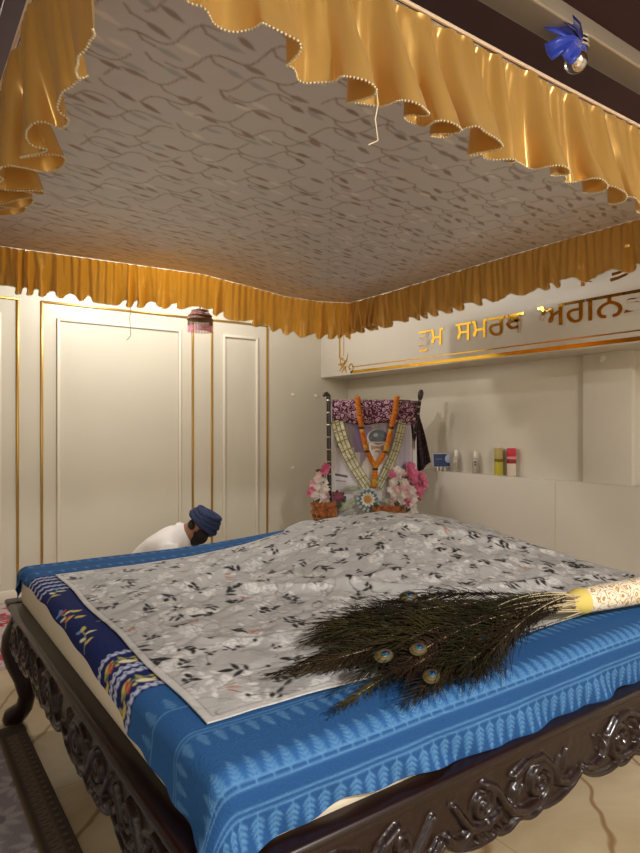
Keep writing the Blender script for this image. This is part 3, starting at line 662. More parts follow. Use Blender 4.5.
ed = np.minimum(np.minimum(CXg - CX0, CX1 - CXg), np.minimum(CYg - CY0, CY1 - CYg))
CZg = CZ + edge_sag(CXg, CYg) + smooth(0, .5, ed) * (-.02 + .022 * fbm(CXg * 2.2, CYg * 2.2, 15, 3)) + smooth(0, .06, ed) * .004 * fbm(CXg * 18, CYg * 9, 17, 2)
CP = np.stack([CXg, CYg, CZg], -1) - co_
cc = grid('canopy_cloth', CP, M['canopy'], cn, cp.sample(CXg, CYg)); solidify(cc, .004, 1.)
def gsh(a):
    q = np.sin(a); return np.sign(q) * np.abs(q) ** .75
def valance(p0, p1, nrm, drop, seed, fold, ds=.007, big=1.0, flare=.05, gat=.005, glen=.036, gfade=.8, ext=0., dprof=None):
    p0 = np.array(p0, float); p1 = np.array(p1, float); du = (p1 - p0) / np.linalg.norm(p1 - p0); p1 = p1 + du * ext; L = np.linalg.norm(p1 - p0); nrm = np.array(nrm, float)
    s = np.arange(0, L + ds / 2, ds); t = np.linspace(0, 1, 30); S, T = np.meshgrid(s, t, indexing='ij')
    bx = p0[0] + S * du[0]; by = p0[1] + S * du[1]; top = CZ + edge_sag(bx, by)
    ph = 2 * PI * (S / fold + 1.6 * fbm(S * 3.5, S * 0 + seed, seed, 3) * 2)
    ph2 = ph + .9 * T * fbm(S * 6, S * 0 + 5, seed + 5, 2) * 4
    amp = (.004 + .036 * big * T ** 1.1) * (.35 + 1.5 * (vnoise(S * 3.1, S * 0 + 2, seed + 3)))
    o1 = amp * np.sin(ph2); gather = gat * gsh(2 * PI * S / glen + 7 * fbm(S * 5, S * 0, seed + 8, 3) + 1.5 * T * fbm(S * 8, S * 0 + 3, seed + 9, 2)) * (1 - T * gfade) * smooth(0, .12, T + .05)
    fine = .014 * T * fbm(S * 22, T * 2, seed + 11, 3) + .006 * fbm(S * 45, T * 3.5, seed + 12, 2) * np.sin(PI * T)
    lat = -.42 * amp * T * np.sin(2 * ph2) * big
    off = nrm[None, None, :] * (.006 + flare * T ** 1.3 + o1 + gather + fine)[..., None]
    hemv = 1 + .07 * fbm(S * 2.5, S * 0 + 1, seed + 20, 3) + .05 * np.sin(ph) * T
    if dprof: hemv = hemv * np.interp(bx, *dprof)
    curl = smooth(.86, 1., T) * .01 * np.cos(ph)
    P = np.stack([bx + lat * du[0], by + lat * du[1], top - .002 - drop * T * hemv], -1) + np.concatenate([off, np.zeros_like(T)[..., None]], -1)
    P[..., 2] += curl
    v = grid('valance', P - co_, M['satin'], cn)
    # lace edging of little pearls along the hem
    hem_ = P[:, -1] - co_; seg = np.linalg.norm(np.diff(hem_, axis=0), axis=1); cum = np.concatenate([[0], np.cumsum(seg)]); k = int(cum[-1] / .0078)
    q = np.linspace(0, cum[-1], k); C = np.stack([np.interp(q, cum, hem_[:, i]) for i in range(3)], -1); C[:, 2] -= .002
    oc = np.array([(1, 0, 0), (0, 1, 0), (-1, 0, 0), (0, -1, 0), (0, 0, 1), (0, 0, -1)]) * .0037; fa = np.array([(0, 1, 4), (1, 2, 4), (2, 3, 4), (3, 0, 4), (1, 0, 5), (2, 1, 5), (3, 2, 5), (0, 3, 5)])
    V = (C[:, None, :] + oc[None]).reshape(-1, 3); F = (fa[None] + (np.arange(k) * 6)[:, None, None]).reshape(-1, 3)
    link('lace_trim', np_mesh('lace_trim', V, F, 3), M['lace'], v)
    b = MB(); pp = [Vector((p0[0] + du[0] * x, p0[1] + du[1] * x, CZ + .006 + float(edge_sag(p0[0] + du[0] * x, p0[1] + du[1] * x)))) + Vector((nrm[0], nrm[1], 0)) * .008 - Vector(co_) for x in np.linspace(0, L, 60)]
    b.tube(pp, .005, 6); b.build('piping', M['piping'], v)
    return v, P
vn, Pn = valance((CX0, CY0), (CX1, CY0), (0, -1), .262, 21, .15, .005, .8, .05, .0095, .062, .15, 0., ([.27, .45, .52, .72, 3], [.74, .79, .87, 1.03, 1.03]))
vf, Pf = valance((CX0, CY1), (CX1, CY1), (0, 1), .25, 35, .13, .006, .5, .01, .008, .045, .55, .03, ([.27, .6, 1.2, 1.62, 1.9, 2.3, 3], [.86, .88, .92, .84, .9, 1.0, 1.0]))
vl, Pl = valance((CX0, CY0), (CX0, CY1), (-1, 0), .285, 52, .2, .007, 1.1, -.035)
vr, Pr = valance((CX1, CY0), (CX1, CY1), (1, 0), .215, 64, .13, .006, .5, .01, .008, .045, .55, .03)
for v_, P_, x in ((vn, Pn, .78), (vf, Pf, 1.2)):
    i = int(np.argmin(np.abs(P_[:, -1, 0] - x))); q = Vector(P_[i, -1] - co_)
    MB().tube([q, q + Vector((.004, 0, -.03)), q + Vector((-.003, 0, -.06)), q + Vector((.004, 0, -.1 if v_ is vn else -.17)), q + Vector((-.02, 0, -.115 if v_ is vn else -.2))], .0012 if v_ is vn else .0022, 5).build('loose_thread', M['cream'], v_)
# hanging tubes of the canopy
st = empty('steel_tube', (1.6, 1.018, 2.40)); tag(st, 'brushed steel square tube running above the near edge of the canopy', 'tube')
MB().box((-4.39, -.043, 0), (2.016, .043, .05), .006, 3).build('tube_body', M['steel'], st)
for x in (-1.25, 1.15): MB().box((x - .012, -.006, -.128), (x + .012, .006, .004)).build('hanger_plate', M['steel'], st)
st2 = empty('steel_tube', (.215, 2.3, 2.455)); tag(st2, 'brown steel tube running back above the left edge of the canopy', 'tube')
MB().box((-.045, -1.4, 0), (.045, 2.84, .05), .006, 3).build('tube_body', mat('brown_steel', (112, 80, 62), .4, .3), st2)
# finial hanging under the near tube
fp = Vector((1.572, 1.005, 2.40)); fi = empty('silver_finial', fp); tag(fi, 'small turned silver ball finial under the steel tube, wrapped with a blue ribbon', 'finial')
b = MB()
for k in range(3): b.lathe([(.012, -.012 * k - .001), (.033, -.012 * k - .003), (.036, -.012 * k - .006), (.033, -.012 * k - .009), (.012, -.012 * k - .011)], 20)
b.build('ring_stack', M['chrome'], fi)
MB().tube([(0, 0, .002), (0, 0, -.08)], .011, 12).build('stem', M['chrome'], fi)
MB().ball((0, 0, -.064), .032, 20).build('ball', M['chrome'], fi)
rb = empty('blue_ribbon', fp + Vector((0, 0, -.037))); tag(rb, 'royal blue satin ribbon knotted round the silver finial on the canopy edge', 'ribbon')
def strip(pts, w, tw, name, m):
    pts = [RT * p[0] + Vector((0, 0, p[1])) - FW * p[2] for p in pts]; k = len(pts); P = []
    for i, p in enumerate(pts):
        d = (pts[min(i + 1, k - 1)] - pts[max(i - 1, 0)]).normalized(); x = d.cross(FW + Vector((0, 0, tw))).normalized(); ww = w[i]; P.append([tuple(p + x * (ww * q) + FW * (.004 * math.cos(q * 9))) for q in (-1, -.5, 0, .5, 1)])
    o = MB().sheet(P).build(name, m, rb); solidify(o, .0016); return o
strip([(0, 0, .035), (-.04, .022, .05), (-.085, .05, .05), (-.115, .072, .046), (-.13, .085, .042)], [.008, .018, .024, .021, .008], .3, 'long_tail', M['ribbon'])
strip([(0, .01, .04), (-.02, .03, .058), (-.045, .05, .06), (-.07, .066, .058)], [.008, .016, .02, .014], -.3, 'short_tail', mat('navy_ribbon', (16, 20, 78), .4))
strip([(-.068, .064, .06), (-.08, .075, .06), (-.088, .088, .058)], [.012, .014, .005], 0., 'cream_tip', M['cream'])
strip([(-.127, .082, .044), (-.14, .094, .043), (-.15, .10, .042)], [.008, .006, .002], 0., 'cream_end', M['cream'])
strip([(0, 0, .035), (-.03, -.008, .055), (-.065, -.02, .06), (-.10, -.04, .06)], [.008, .017, .021, .023], .2, 'lower_tail', M['ribbon'])
strip([(-.01, 0, .035), (-.02, -.02, .056), (-.035, -.04, .06), (-.05, -.06, .06)], [.008, .016, .02, .02], .3, 'lower_tail', M['ribbon'])
b = MB(); b.tube([(.021 * math.cos(a), .021 * math.sin(a), .003 * math.sin(3 * a)) for a in np.linspace(0, 2 * PI, 25)], .007, 8); b.build('knot', M['ribbon'], rb)
# ------------------------------------------------------------------ beaded hanging umbrella
hu = empty('beaded_umbrella', (1.83, 4.10, 2.075)); tag(hu, 'small beaded dome with a pink fringe hanging in front of the panelled wall', 'hanging ornament')
b = MB(); dome = [(.006, .085), (.03, .08), (.055, .066), (.075, .042), (.086, .012), (.087, 0), (.082, 0), (.072, .038), (.05, .062), (.02, .075), (.004, .079)]
b.lathe(dome, 28); b.build('dome', mat('maroon_beadwork', (92, 44, 40), .45, bump=.9, bscale=260, var=.4, vscale=120), hu)
b = MB()
for z, r in ((.066, .057), (.03, .081), (.004, .088)):
    for k in range(40): a = 2 * PI * k / 40; b.ball((r * math.cos(a), r * math.sin(a), z), .0055, 6)
b.build('bead_rings', mat('brass_beads', (150, 116, 70), .3, .7), hu)
for nm, za, zb_, c in (('bead_fringe', 0, -.045, (128, 100, 84)), ('pink_fringe', -.043, -.085, (232, 164, 194))):
    b = MB()
    for k in range(48):
        a = 2 * PI * k / 48; r = .085
        b.tube([(r * math.cos(a), r * math.sin(a), za), (r * 1.01 * math.cos(a), r * 1.01 * math.sin(a), zb_ + .006 * random.random())], .0024 if nm == 'bead_fringe' else .003, 5)
    b.build(nm, mat(nm, c, .6, transl=.2), hu)
MB().tube([(0, 0, .08), (0, 0, CEIL - 2.075)], .0015, 5).ball((0, 0, .092), .007, 8).build('hanging_wire', M['chrome'], hu)
# ------------------------------------------------------------------ person bowing behind the bed
def skin_mesh(name, pts, edges, root=0, sub=2):
    me = bpy.data.meshes.new(name); me.from_pydata([p[:3] for p in pts], edges, []); o = bpy.data.objects.new(name, me); COL.objects.link(o)
    md = o.modifiers.new('s', 'SKIN'); md.use_smooth_shade = True
    sv = me.skin_vertices[0].data
    for i, p in enumerate(pts): sv[i].radius = (p[3], p[4] if len(p) > 4 else p[3]); sv[i].use_root = (i == root)
    ss = o.modifiers.new('u', 'SUBSURF'); ss.levels = sub; ss.render_levels = sub
    bpy.context.view_layer.update(); r = bpy.data.meshes.new_from_object(o.evaluated_get(bpy.context.evaluated_depsgraph_get()), depsgraph=bpy.context.evaluated_depsgraph_get())
    bpy.data.objects.remove(o); r.name = name; return r
pe = empty('person', facing((171.5 - 320) / 620 * 4.55, 4.55, -.0), -YAW); tag(pe, 'person in a white tunic and navy turban bowing low on the floor behind the bed', 'person')
# local frame: x = the way the person faces (to the right in view), y = away from camera, z up
SK = mat('skin', (150, 104, 78), .55); WT = mat('white_cotton', (232, 228, 224), .85, bump=.15, bscale=30); NB = mat('navy_turban_cloth', (38, 50, 84), .8, bump=.3, bscale=60); HR = mat('dark_hair', (30, 24, 22), .7, bump=.8, bscale=200)
bp_ = [(-.30, 0, .14, .13, .14), (-.23, 0, .235, .12, .14), (-.13, 0, .335, .115, .15), (-.01, 0, .45, .12, .16), (.09, 0, .52, .075, .10), (.145, 0, .56, .058), (.185, 0, .582, .07), (.222, 0, .60, .088), (.258, 0, .63, .07),
       (.0, .16, .43, .045), (.04, .215, .27, .036), (.17, .17, .13, .036), (.24, .13, .06, .026), (.0, -.16, .43, .045), (.04, -.215, .27, .036), (.17, -.17, .13, .036), (.24, -.13, .06, .026),
       (-.32, .1, .14, .09), (.05, .19, .095, .08), (-.25, .13, .055, .05), (-.42, .12, .045, .035), (-.32, -.1, .14, .09), (.05, -.19, .095, .08), (-.25, -.13, .055, .05), (-.42, -.12, .045, .035)]
be = [(0, 1), (1, 2), (2, 3), (3, 4), (4, 5), (5, 6), (6, 7), (7, 8), (3, 9), (9, 10), (10, 11), (11, 12), (3, 13), (13, 14), (14, 15), (15, 16), (0, 17), (17, 18), (18, 19), (19, 20), (0, 21), (21, 22), (22, 23), (23, 24)]
link('body', skin_mesh('body', bp_, be), SK, pe)
tun = [(-.31, 0, .14, .145, .16), (-.23, 0, .235, .135, .16), (-.13, 0, .34, .132, .17), (-.01, 0, .46, .142, .18), (.08, 0, .52, .102, .125), (.142, 0, .562, .074, .086), (.0, .165, .435, .09), (.035, .215, .29, .08), (.12, .195, .185, .066), (.0, -.165, .435, .09), (.035, -.215, .29, .08), (.12, -.195, .185, .066)]
link('tunic', skin_mesh('tunic', tun, [(0, 1), (1, 2), (2, 3), (3, 4), (4, 5), (3, 6), (6, 7), (7, 8), (3, 9), (9, 10), (10, 11)]), WT, pe)
tr = [(-.34, 0, .15, .13, .15), (-.3, .11, .145, .105), (.06, .19, .1, .095), (-.25, .14, .062, .06), (-.3, -.11, .145, .105), (.06, -.19, .1, .095), (-.25, -.14, .062, .06)]
link('trousers', skin_mesh('trousers', tr, [(0, 1), (1, 2), (2, 3), (0, 4), (4, 5), (5, 6)]), WT, pe)
hx = Vector((.60, 0, .80)).normalized(); hf = Vector((.80, 0, -.60)).normalized(); hy = Vector((0, 1, 0)); HM = Matrix((hf, hy, hx)).transposed(); hc = Vector((.222, 0, .60))
b = MB()
for k in range(6):
    a = [(math.cos(t) * (.112 - .006 * k), math.sin(t) * (.1 - .004 * k), .018 + .015 * k + .014 * math.cos(t) * (1 if k % 2 else -1)) for t in np.linspace(0, 2 * PI, 25)]
    b.tube([hc + HM @ Vector(q) for q in a], .019, 8)
b.ball(hc + HM @ Vector((-.004, 0, .05)), .1, 18, (1.02, .93, .75), HM); b.build('turban', NB, pe)
b = MB(); b.ball(hc + HM @ Vector((.05, 0, -.075)), .06, 16, (.85, .95, .95), HM); b.ball(hc + HM @ Vector((.035, 0, -.05)), .075, 16, (.8, 1.16, .85), HM); b.ball(hc + HM @ Vector((.03, 0, -.11)), .06, 16, (.8, .9, .9), HM); b.build('beard', HR, pe)
b = MB(); b.ball(hc + HM @ Vector((-.045, 0, -.035)), .06, 14, (.75, 1.25, .8), HM); b.build('hair', HR, pe)
for s_ in (-1, 1):
    MB().ball(hc + HM @ Vector((-.005, s_ * .083, -.022)), .026, 10, (.6, .35, 1), HM).build('ear', SK, pe)
    MB().ball(hc + HM @ Vector((.083, s_ * .03, .0)), .011, 10).build('eye', mat('eye_white', (220, 214, 208), .2), pe)
MB().ball(hc + HM @ Vector((.095, 0, -.018)), .017, 10, (1, .75, 1.4), HM).build('nose', SK, pe)
# ------------------------------------------------------------------ shrine: table, portrait, garlands, flowers
PD = 5.2; K = PD / 620.
def pp(u, v, d=0.): return ((u - 375) * K, d, CAMH - (v - 426.5) * K)          # local: x right, y away from the viewer, z up
SHR = facing((375 - 320) * K, PD, 0)
def shrine(name, label, cat, group=None):
    o = empty(name, SHR, -YAW); tag(o, label, cat, group); return o
TZ = .53
t = shrine('low_table', 'low wooden table under the garlanded portrait, behind the bed', 'table')
MB().box((-.52, -.2, TZ - .03), (.42, .2, TZ), .006).build('tabletop', M['wood'], t)
for x in (-.48, .38):
    for y in (-.16, .16): MB().box((x - .025, y - .025, 0), (x + .025, y + .025, TZ - .03), .004).build('leg', M['wood'], t)
# portrait
po = shrine('framed_portrait', 'framed portrait photo of an old bearded person, hung with garlands', 'framed photo')
pw, ph_ = .72, .93; TILT = .06
def pq(x, z, d=0.): return (x, .03 + d + (z - TZ) * TILT, z)
b = MB(); x0, x1, z0, z1 = -.365, .358, TZ + .003, 1.53
for (xa, xb, za, zb_) in ((x0, x1, z0, z0 + .03), (x0, x1, z1 - .03, z1), (x0, x0 + .03, z0, z1), (x1 - .03, x1, z0, z1)):
    P = [[pq(xa, za, 0), pq(xb, za, 0)], [pq(xa, zb_, 0), pq(xb, zb_, 0)]]
    v = [b.bm.verts.new(p) for p in (pq(xa, za, -.012), pq(xb, za, -.012), pq(xb, zb_, -.012), pq(xa, zb_, -.012), pq(xa, za, .015), pq(xb, za, .015), pq(xb, zb_, .015), pq(xa, zb_, .015))]
    for f in ((0, 1, 2, 3), (7, 6, 5, 4), (0, 4, 5, 1), (1, 5, 6, 2), (2, 6, 7, 3), (3, 7, 4, 0)): b.bm.faces.new([v[i] for i in f])
b.build('frame', mat('pale_frame', (206, 200, 196), .35), po)
def L2(u, v): return ((u - 375) * K, CAMH - (v - 426.5) * K)
def portrait_print():
    p = Pat(-.38, TZ - .02, .76, .98, 300, (150, 134, 152)); 
    for k in range(14): p.seg((-.36 + k * .055, TZ), (-.34 + k * .055, 1.55), .02, (132, 114, 146) if k % 2 else (172, 158, 172), op=.7)
    p.rect(-.38, -.32, TZ, 1.55, (214, 210, 212)); p.rect(-.32, -.12, TZ, 1.14, (206, 200, 206)); p.rect(-.17, -.02, 1.1, 1.32, (128, 100, 158))
    p.line([L2(336, 475), L2(347, 477)], .02, (72, 66, 78)); p.line([L2(336, 481), L2(346, 482)], .008, (110, 104, 116))
    for i in range(12):
        t = i / 11; c = L2(378, 456 + 50 * t); p.disk(c, .06 + .18 * t ** .6, (222, 214, 208), .07)
    p.line([L2(360, 470), L2(364, 500)], .012, (190, 182, 182)); p.line([L2(390, 468), L2(386, 500)], .012, (190, 182, 182))
    p.disk(L2(378, 446), .066, (176, 128, 108), .082)
    for s_ in (-1, 1): p.disk(L2(378 + s_ * 3.2, 444.5), .016, (96, 60, 54), .009); p.line([L2(378 + s_ * 1.5, 442.6), L2(378 + s_ * 5.5, 442.8)], .006, (226, 218, 212))
    p.disk(L2(378, 447.5), .012, (160, 104, 88), .02)
    for q in range(16): p.leaf(L2(378 - 6 + q * .8, 450.5 + 1.2 * math.sin(q * PI / 15)), -PI / 2 + (q - 7.5) * -.03, .10, .03, (232, 226, 220) if q % 2 else (208, 202, 198))
    p.line([L2(374, 450.4), L2(378, 449.6), L2(382, 450.4)], .013, (236, 230, 226)); p.line([L2(376.5, 452.2), L2(379.5, 452.2)], .007, (130, 84, 78))
    for s_ in (-1, 1): p.line([L2(378 + s_ * 7.6, 443), L2(378 + s_ * 7, 452)], .018, (222, 216, 210))
    p.disk(L2(378, 438), .088, (222, 220, 220), .072); p.disk(L2(379, 437.2), .082, (50, 66, 98), .064); p.rect(*sorted((L2(368, 0)[0], L2(388, 0)[0])), L2(0, 443.5)[1], L2(0, 441.8)[1], (206, 190, 182))
    p.line([L2(370, 440), L2(376, 434), L2(384, 436), L2(388, 440)], .008, (86, 106, 140)); p.disk(L2(376.5, 435), .02, (176, 190, 206), .018)
    return p
pr_ = portrait_print(); xs = np.linspace(-.338, .331, 220); zs = np.linspace(TZ + .03, 1.5, 300); Xg, Zg = np.meshgrid(xs, zs, indexing='ij')
o = grid('photograph', np.stack([Xg, .03 - .002 + (Zg - TZ) * TILT, Zg], -1), mat('photo_print', rough=.25, attr=True, coat=.3), po, pr_.sample(Xg, Zg))
MB().box((-.3, .055, TZ + .002), (.3, .065, TZ + .5), rot=Matrix.Rotation(-TILT, 3, 'X')).build('backing_strut', M['wood'], po)
# purple cloth over the top
pc = shrine('purple_cloth', 'purple floral cloth folded over the top of the portrait', 'cloth'); NP = 90
xs = np.linspace(-.358, .378, NP); prof = [(.02, 1.345), (.01, 1.37), (0, 1.41), (-.004, 1.46), (0, 1.515), (.012, 1.54), (.035, 1.552), (.07, 1.545), (.09, 1.5), (.10, 1.42), (.105, 1.3)]
P = np.zeros((NP, len(prof), 3))
for i, x in enumerate(xs):
    for j, (d, z) in enumerate(prof):
        w_ = .012 * math.sin(x * 31 + j * .5) * (1 if j < 4 else .4); zz = z - (.012 + .02 * max(0, (x - .27) / .11)) * (j > 3) * .5 + (.01 * math.sin(x * 17) if j == 0 else 0)
        P[i, j] = (x + (.02 * (1 - j / 4) if x > .32 and j < 4 else 0), (.03 + (1.5 - TZ) * TILT - .055 if j < 5 else -.005 + .03) + d - .012 + w_ * .8 + (1.5 - zz) * -.06 * (j < 5) + (.06 * max(0, (x - .27) / .1)), zz)
o = grid('cloth', P, mat_vor('purple_flower_print', (84, 24, 58), (200, 172, 186), (146, 82, 112), 27, .40, .55), pc); solidify(o, .004)
# marigold garland
def marigold_mesh(seed):
    n, m = 12, 8; r = np.random.default_rng(seed); th = np.linspace(0, PI, m); ph = np.linspace(0, 2 * PI, n, endpoint=False)
    A, Bt = np.meshgrid(ph, th, indexing='ij'); R = .0245 * (1 + .2 * np.sin(A * 4 + Bt * 5) + .12 * r.standard_normal(A.shape) * np.sin(Bt))
    return np_mesh('marigold', np.stack([R * np.sin(Bt) * np.cos(A), R * np.sin(Bt) * np.sin(A), R * np.cos(Bt) * .75], -1), grid_faces(n, m, True), 4)
OR = mat('marigold_orange', (232, 134, 34), .75, bump=1., bscale=180, var=.2, vscale=60); YL = mat('marigold_yellow', (226, 172, 60), .75, bump=1., bscale=180); DK = mat('garland_thread_band', (70, 48, 36), .6); WHF = mat('white_blossom', (222, 212, 190), .7)
mo_, my_ = marigold_mesh(1), marigold_mesh(2); mo_.materials.append(OR); my_.materials.append(YL)
ga = shrine('marigold_garland', 'orange marigold garland looped in a V over the portrait', 'garland')
def gpath(uv, d):
    P = [Vector(pp(u, v, 0)) for u, v in uv]; out = []
    for a, b_ in zip(P, P[1:]):
        for t_ in np.arange(0, 1, .02): out.append(a.lerp(b_, t_))
    out.append(P[-1])
    for p in out: p.y = -.055 - .0 + (p.z - TZ) * TILT + d
    acc = 0; res = [out[0]]
    for a, b_ in zip(out, out[1:]):
        acc += (b_ - a).length
        if acc > .022: res.append(b_); acc = 0
    return res
def garland(uv):
    Q = gpath(uv, 0); n = len(Q)
    for i, p in enumerate(Q):
        f = i / n; yel = .42 < f < .47 or .66 < f < .72
        if .385 < f < .415 or .72 < f < .75:
            o = MB().lathe([(.02, -.009), (.024, 0), (.02, .009)], 12).build('dark_band', DK, ga); o.location = p; continue
        o = bpy.data.objects.new('marigold', my_ if yel else mo_); COL.objects.link(o); o.parent = ga; o.location = p; o.rotation_euler = (random.uniform(-.4, .4), random.uniform(-.4, .4), random.uniform(0, 6))
garland([(357.5, 398), (359, 412), (361, 424), (363, 436), (366, 449), (371, 460), (375, 466)]); garland([(397, 398), (395, 412), (392, 424), (389, 438), (386, 450), (380, 460), (375, 466)])
for i, p in enumerate(gpath([(375, 466), (374.5, 476), (373.5, 486)], -.004)):
    if i == 1: o = MB().lathe([(.021, -.009), (.026, 0), (.021, .009)], 12).build('dark_band', DK, ga); o.location = p; continue
    o = bpy.data.objects.new('marigold', my_ if i in (0, 5, 6) else mo_); COL.objects.link(o); o.parent = ga; o.location = p
# cream ribbon garland (two broad strands)
cg = shrine('cream_garland', 'broad cream and green garland hanging in a V in front of the portrait', 'garland')
CR = mat('cream_petals', (226, 220, 190), .7, var=.1, vscale=40); GD = mat('green_gold_thread', (138, 134, 84), .5, .3)
for (a, b_, w0, w1, seed) in (((337, 422), (370, 490), .105, .10, 1), ((402, 424), (376, 490), .07, .075, 2)):
    A = Vector(pp(*a)); B_ = Vector(pp(*b_)); nrow = 22; bm_ = MB(); th_ = MB(); rr = random.Random(seed)
    def at(f):
        q = A.lerp(B_, f); q.x += (B_.x - A.x) * -.14 * math.sin(PI * f); q.y = -.028 + (q.z - TZ) * TILT; return q
    for i in range(nrow):
        c = at(i / nrow); d = (at((i + 1) / nrow) - c).normalized(); sx = d.cross(Vector((0, 1, 0))).normalized(); w = w0 + (w1 - w0) * i / nrow
        R3 = Matrix((sx, d, sx.cross(d))).transposed()
        for k in range(3):
            q = c + sx * ((k - 1) * w / 3); bm_.box(q - Vector((w / 6.6, .0135, .005)), q + Vector((w / 6.6, .0135, .005)), .003, 1, R3 @ Matrix.Rotation(rr.uniform(-.25, .25), 3, 'X'))
            if rr.random() < .22: th_.box(q + Vector((-w / 7, -.012, -.0035)), q + Vector((w / 7, -.006, .0035)), 0, 1, R3)
        if i % 3 == 0: th_.tube([c - sx * w * .5 - Vector((0, .008, 0)), c + sx * w * .5 - Vector((0, .008, 0))], .0035, 5)
    for k in (-.5, -.17, .17, .5): th_.tube([at(f) + Vector((k * (w0 + (w1 - w0) * f), -.008, 0)) for f in np.linspace(0, .97, 12)], .0028, 5)
    s_ = bm_.build('strand', CR, cg, False); th_.build('thread', GD, s_)
# rosette with lace leaves
ro = shrine('rosette', 'round blue, white and gold rosette where the garlands meet below the portrait', 'rosette')
rc = Vector(pp(367, 498)); rc.y = -.07
def petal(bm_, c, ang, L, W, tilt, R3=None, cup=.25):
    R3 = R3 or Matrix.Identity(3); P = []
    for i in range(5):
        f = i / 4; hw = W / 2 * math.sin(PI * (.12 + .8 * f)) ** .8; row = []
        for k in (-1, 0, 1):
            x = L * f; y = k * hw; z = L * f * math.sin(tilt) + cup * L * f * f + abs(k) * hw * .35
            ca, sa = math.cos(ang), math.sin(ang); row.append(c + R3 @ Vector((x * ca - y * sa, x * sa + y * ca, z)))
        P.append(row)
    bm_.sheet(P)
RV = Matrix(((1, 0, 0), (0, 0, -1), (0, 1, 0)))                 # flower axis towards the viewer
for nm, n, L, W, tl, c, off in (('outer_petals', 16, .10, .045, .1, (190, 196, 196), 0), ('blue_petals', 14, .085, .035, .25, (104, 130, 140), .1), ('inner_petals', 12, .062, .03, .4, (226, 220, 204), .2)):
    b = MB()
    for k in range(n): petal(b, rc, 2 * PI * k / n + off, L, W, tl, RV)
    o = b.build(nm, mat(nm, c, .5), ro); solidify(o, .0015)
b = MB()
for r, n in ((.0, 1), (.014, 6), (.027, 11)):
    for k in range(n): a = 2 * PI * k / max(n, 1); b.ball(rc + Vector((r * math.cos(a), -.03 + r * .3, r * math.sin(a))), .0085, 7)
b.build('gold_beads', mat('gold_bead', (212, 160, 92), .5), ro)
b = MB()
for k in range(4): b.tube([rc + Vector((-.04 + k * .028, .01, -.05)), rc + Vector((-.05 + k * .034, -.0, -.12)), rc + Vector((-.06 + k * .04, .01, -.215 + .02 * (k % 2)))], [.012, .018, .008], 6)
b.build('tassel', mat('pale_green_tassel', (168, 164, 136), .7, bump=1., bscale=120), ro)
LM = mat('lace_leaf', (178, 184, 158), .6, bump=1., bscale=160, var=.25, vscale=90)
for i, (u, v, a, L) in enumerate(((357, 498, 3.7, .17), (359, 488, 3.0, .12), (362, 512, 4.1, .13), (376, 508, 5.3, .13), (381, 498, 5.9, .12), (352, 510, 4.0, .12))):
    c = Vector(pp(u, v)); c.y = -.075; b = MB(); petal(b, c, a, L, L * .38, .05, RV, .1); o = b.build('lace_leaf', LM, ro); solidify(o, .002)
# flowers
def flower_mesh(name, c, R, layers, seed, m):
    r = random.Random(seed); b = MB()
    for l in range(layers):
        n = 7 - l
        for k in range(n): petal(b, Vector((0, 0, .004 * l)), 2 * PI * k / n + l * .5 + r.uniform(-.15, .15), R * (1 - .2 * l) * r.uniform(.9, 1.1), R * .72 * (1 - .15 * l), .15 + .4 * l, None, .2 + .15 * l)
    b.ball((0, 0, .006), R * .22, 7); b.lathe([(.004, -.03), (.008, -.012), (.01, 0), (.004, .004)], 8)
    me = b.mesh(name); me.materials.append(m); return me
FW_ = flower_mesh('white_flower', None, .042, 3, 1, mat('white_petals', (232, 222, 214), .7, transl=.15)); FP = flower_mesh('pink_flower', None, .042, 3, 2, mat('pink_petals', (222, 128, 158), .7, transl=.15)); FL = flower_mesh('pale_pink_flower', None, .042, 3, 3, mat('pale_pink_petals', (230, 190, 190), .7, transl=.15))
FO = flower_mesh('orange_flower', None, .028, 3, 4, mat('orange_brown_petals', (182, 116, 70), .7)); FM = flower_mesh('mauve_flower', None, .055, 3, 5, mat('mauve_petals', (150, 84, 104), .7))
GRN = mat('leaf_green', (70, 82, 50), .6)
def bouquet(name, label, cat, spots, base_uv, d, rad=1., group=None):
    o = shrine(name, label, cat, group); bc = Vector(pp(*base_uv)); bc.z = TZ; bc.y = d; b = MB()
    for (u, v, me, dd) in spots:
        c = Vector(pp(u, v)); c.y = d + dd; q = bpy.data.objects.new(me.name, me); COL.objects.link(q); q.parent = o; q.location = c
        out = Vector(((u - base_uv[0]) * .02 + random.uniform(-.3, .3), -1, .25 + random.uniform(-.3, .4))).normalized(); q.rotation_euler = out.to_track_quat('Z', 'Y').to_euler(); s_ = rad * random.uniform(.9, 1.15); q.scale = (s_, s_, s_)
        b.tube([bc + Vector((random.uniform(-.012, .012), random.uniform(-.01, .01), .0015)), (bc + c) / 2 + Vector((0, .03, 0)), c - out * .02], .0028, 5)
    b.build('stems', GRN, o); b = MB()
    for k in range(10):
        u, v, me, dd = random.choice(spots); c = Vector(pp(u, v)); c.y = d + dd + .012; petal(b, c, random.uniform(0, 6.28), .07, .03, .1, RV)
    lf = b.build('leaves', GRN, o); solidify(lf, .0015); return o
W_, P_, LP = FW_, FP, FL
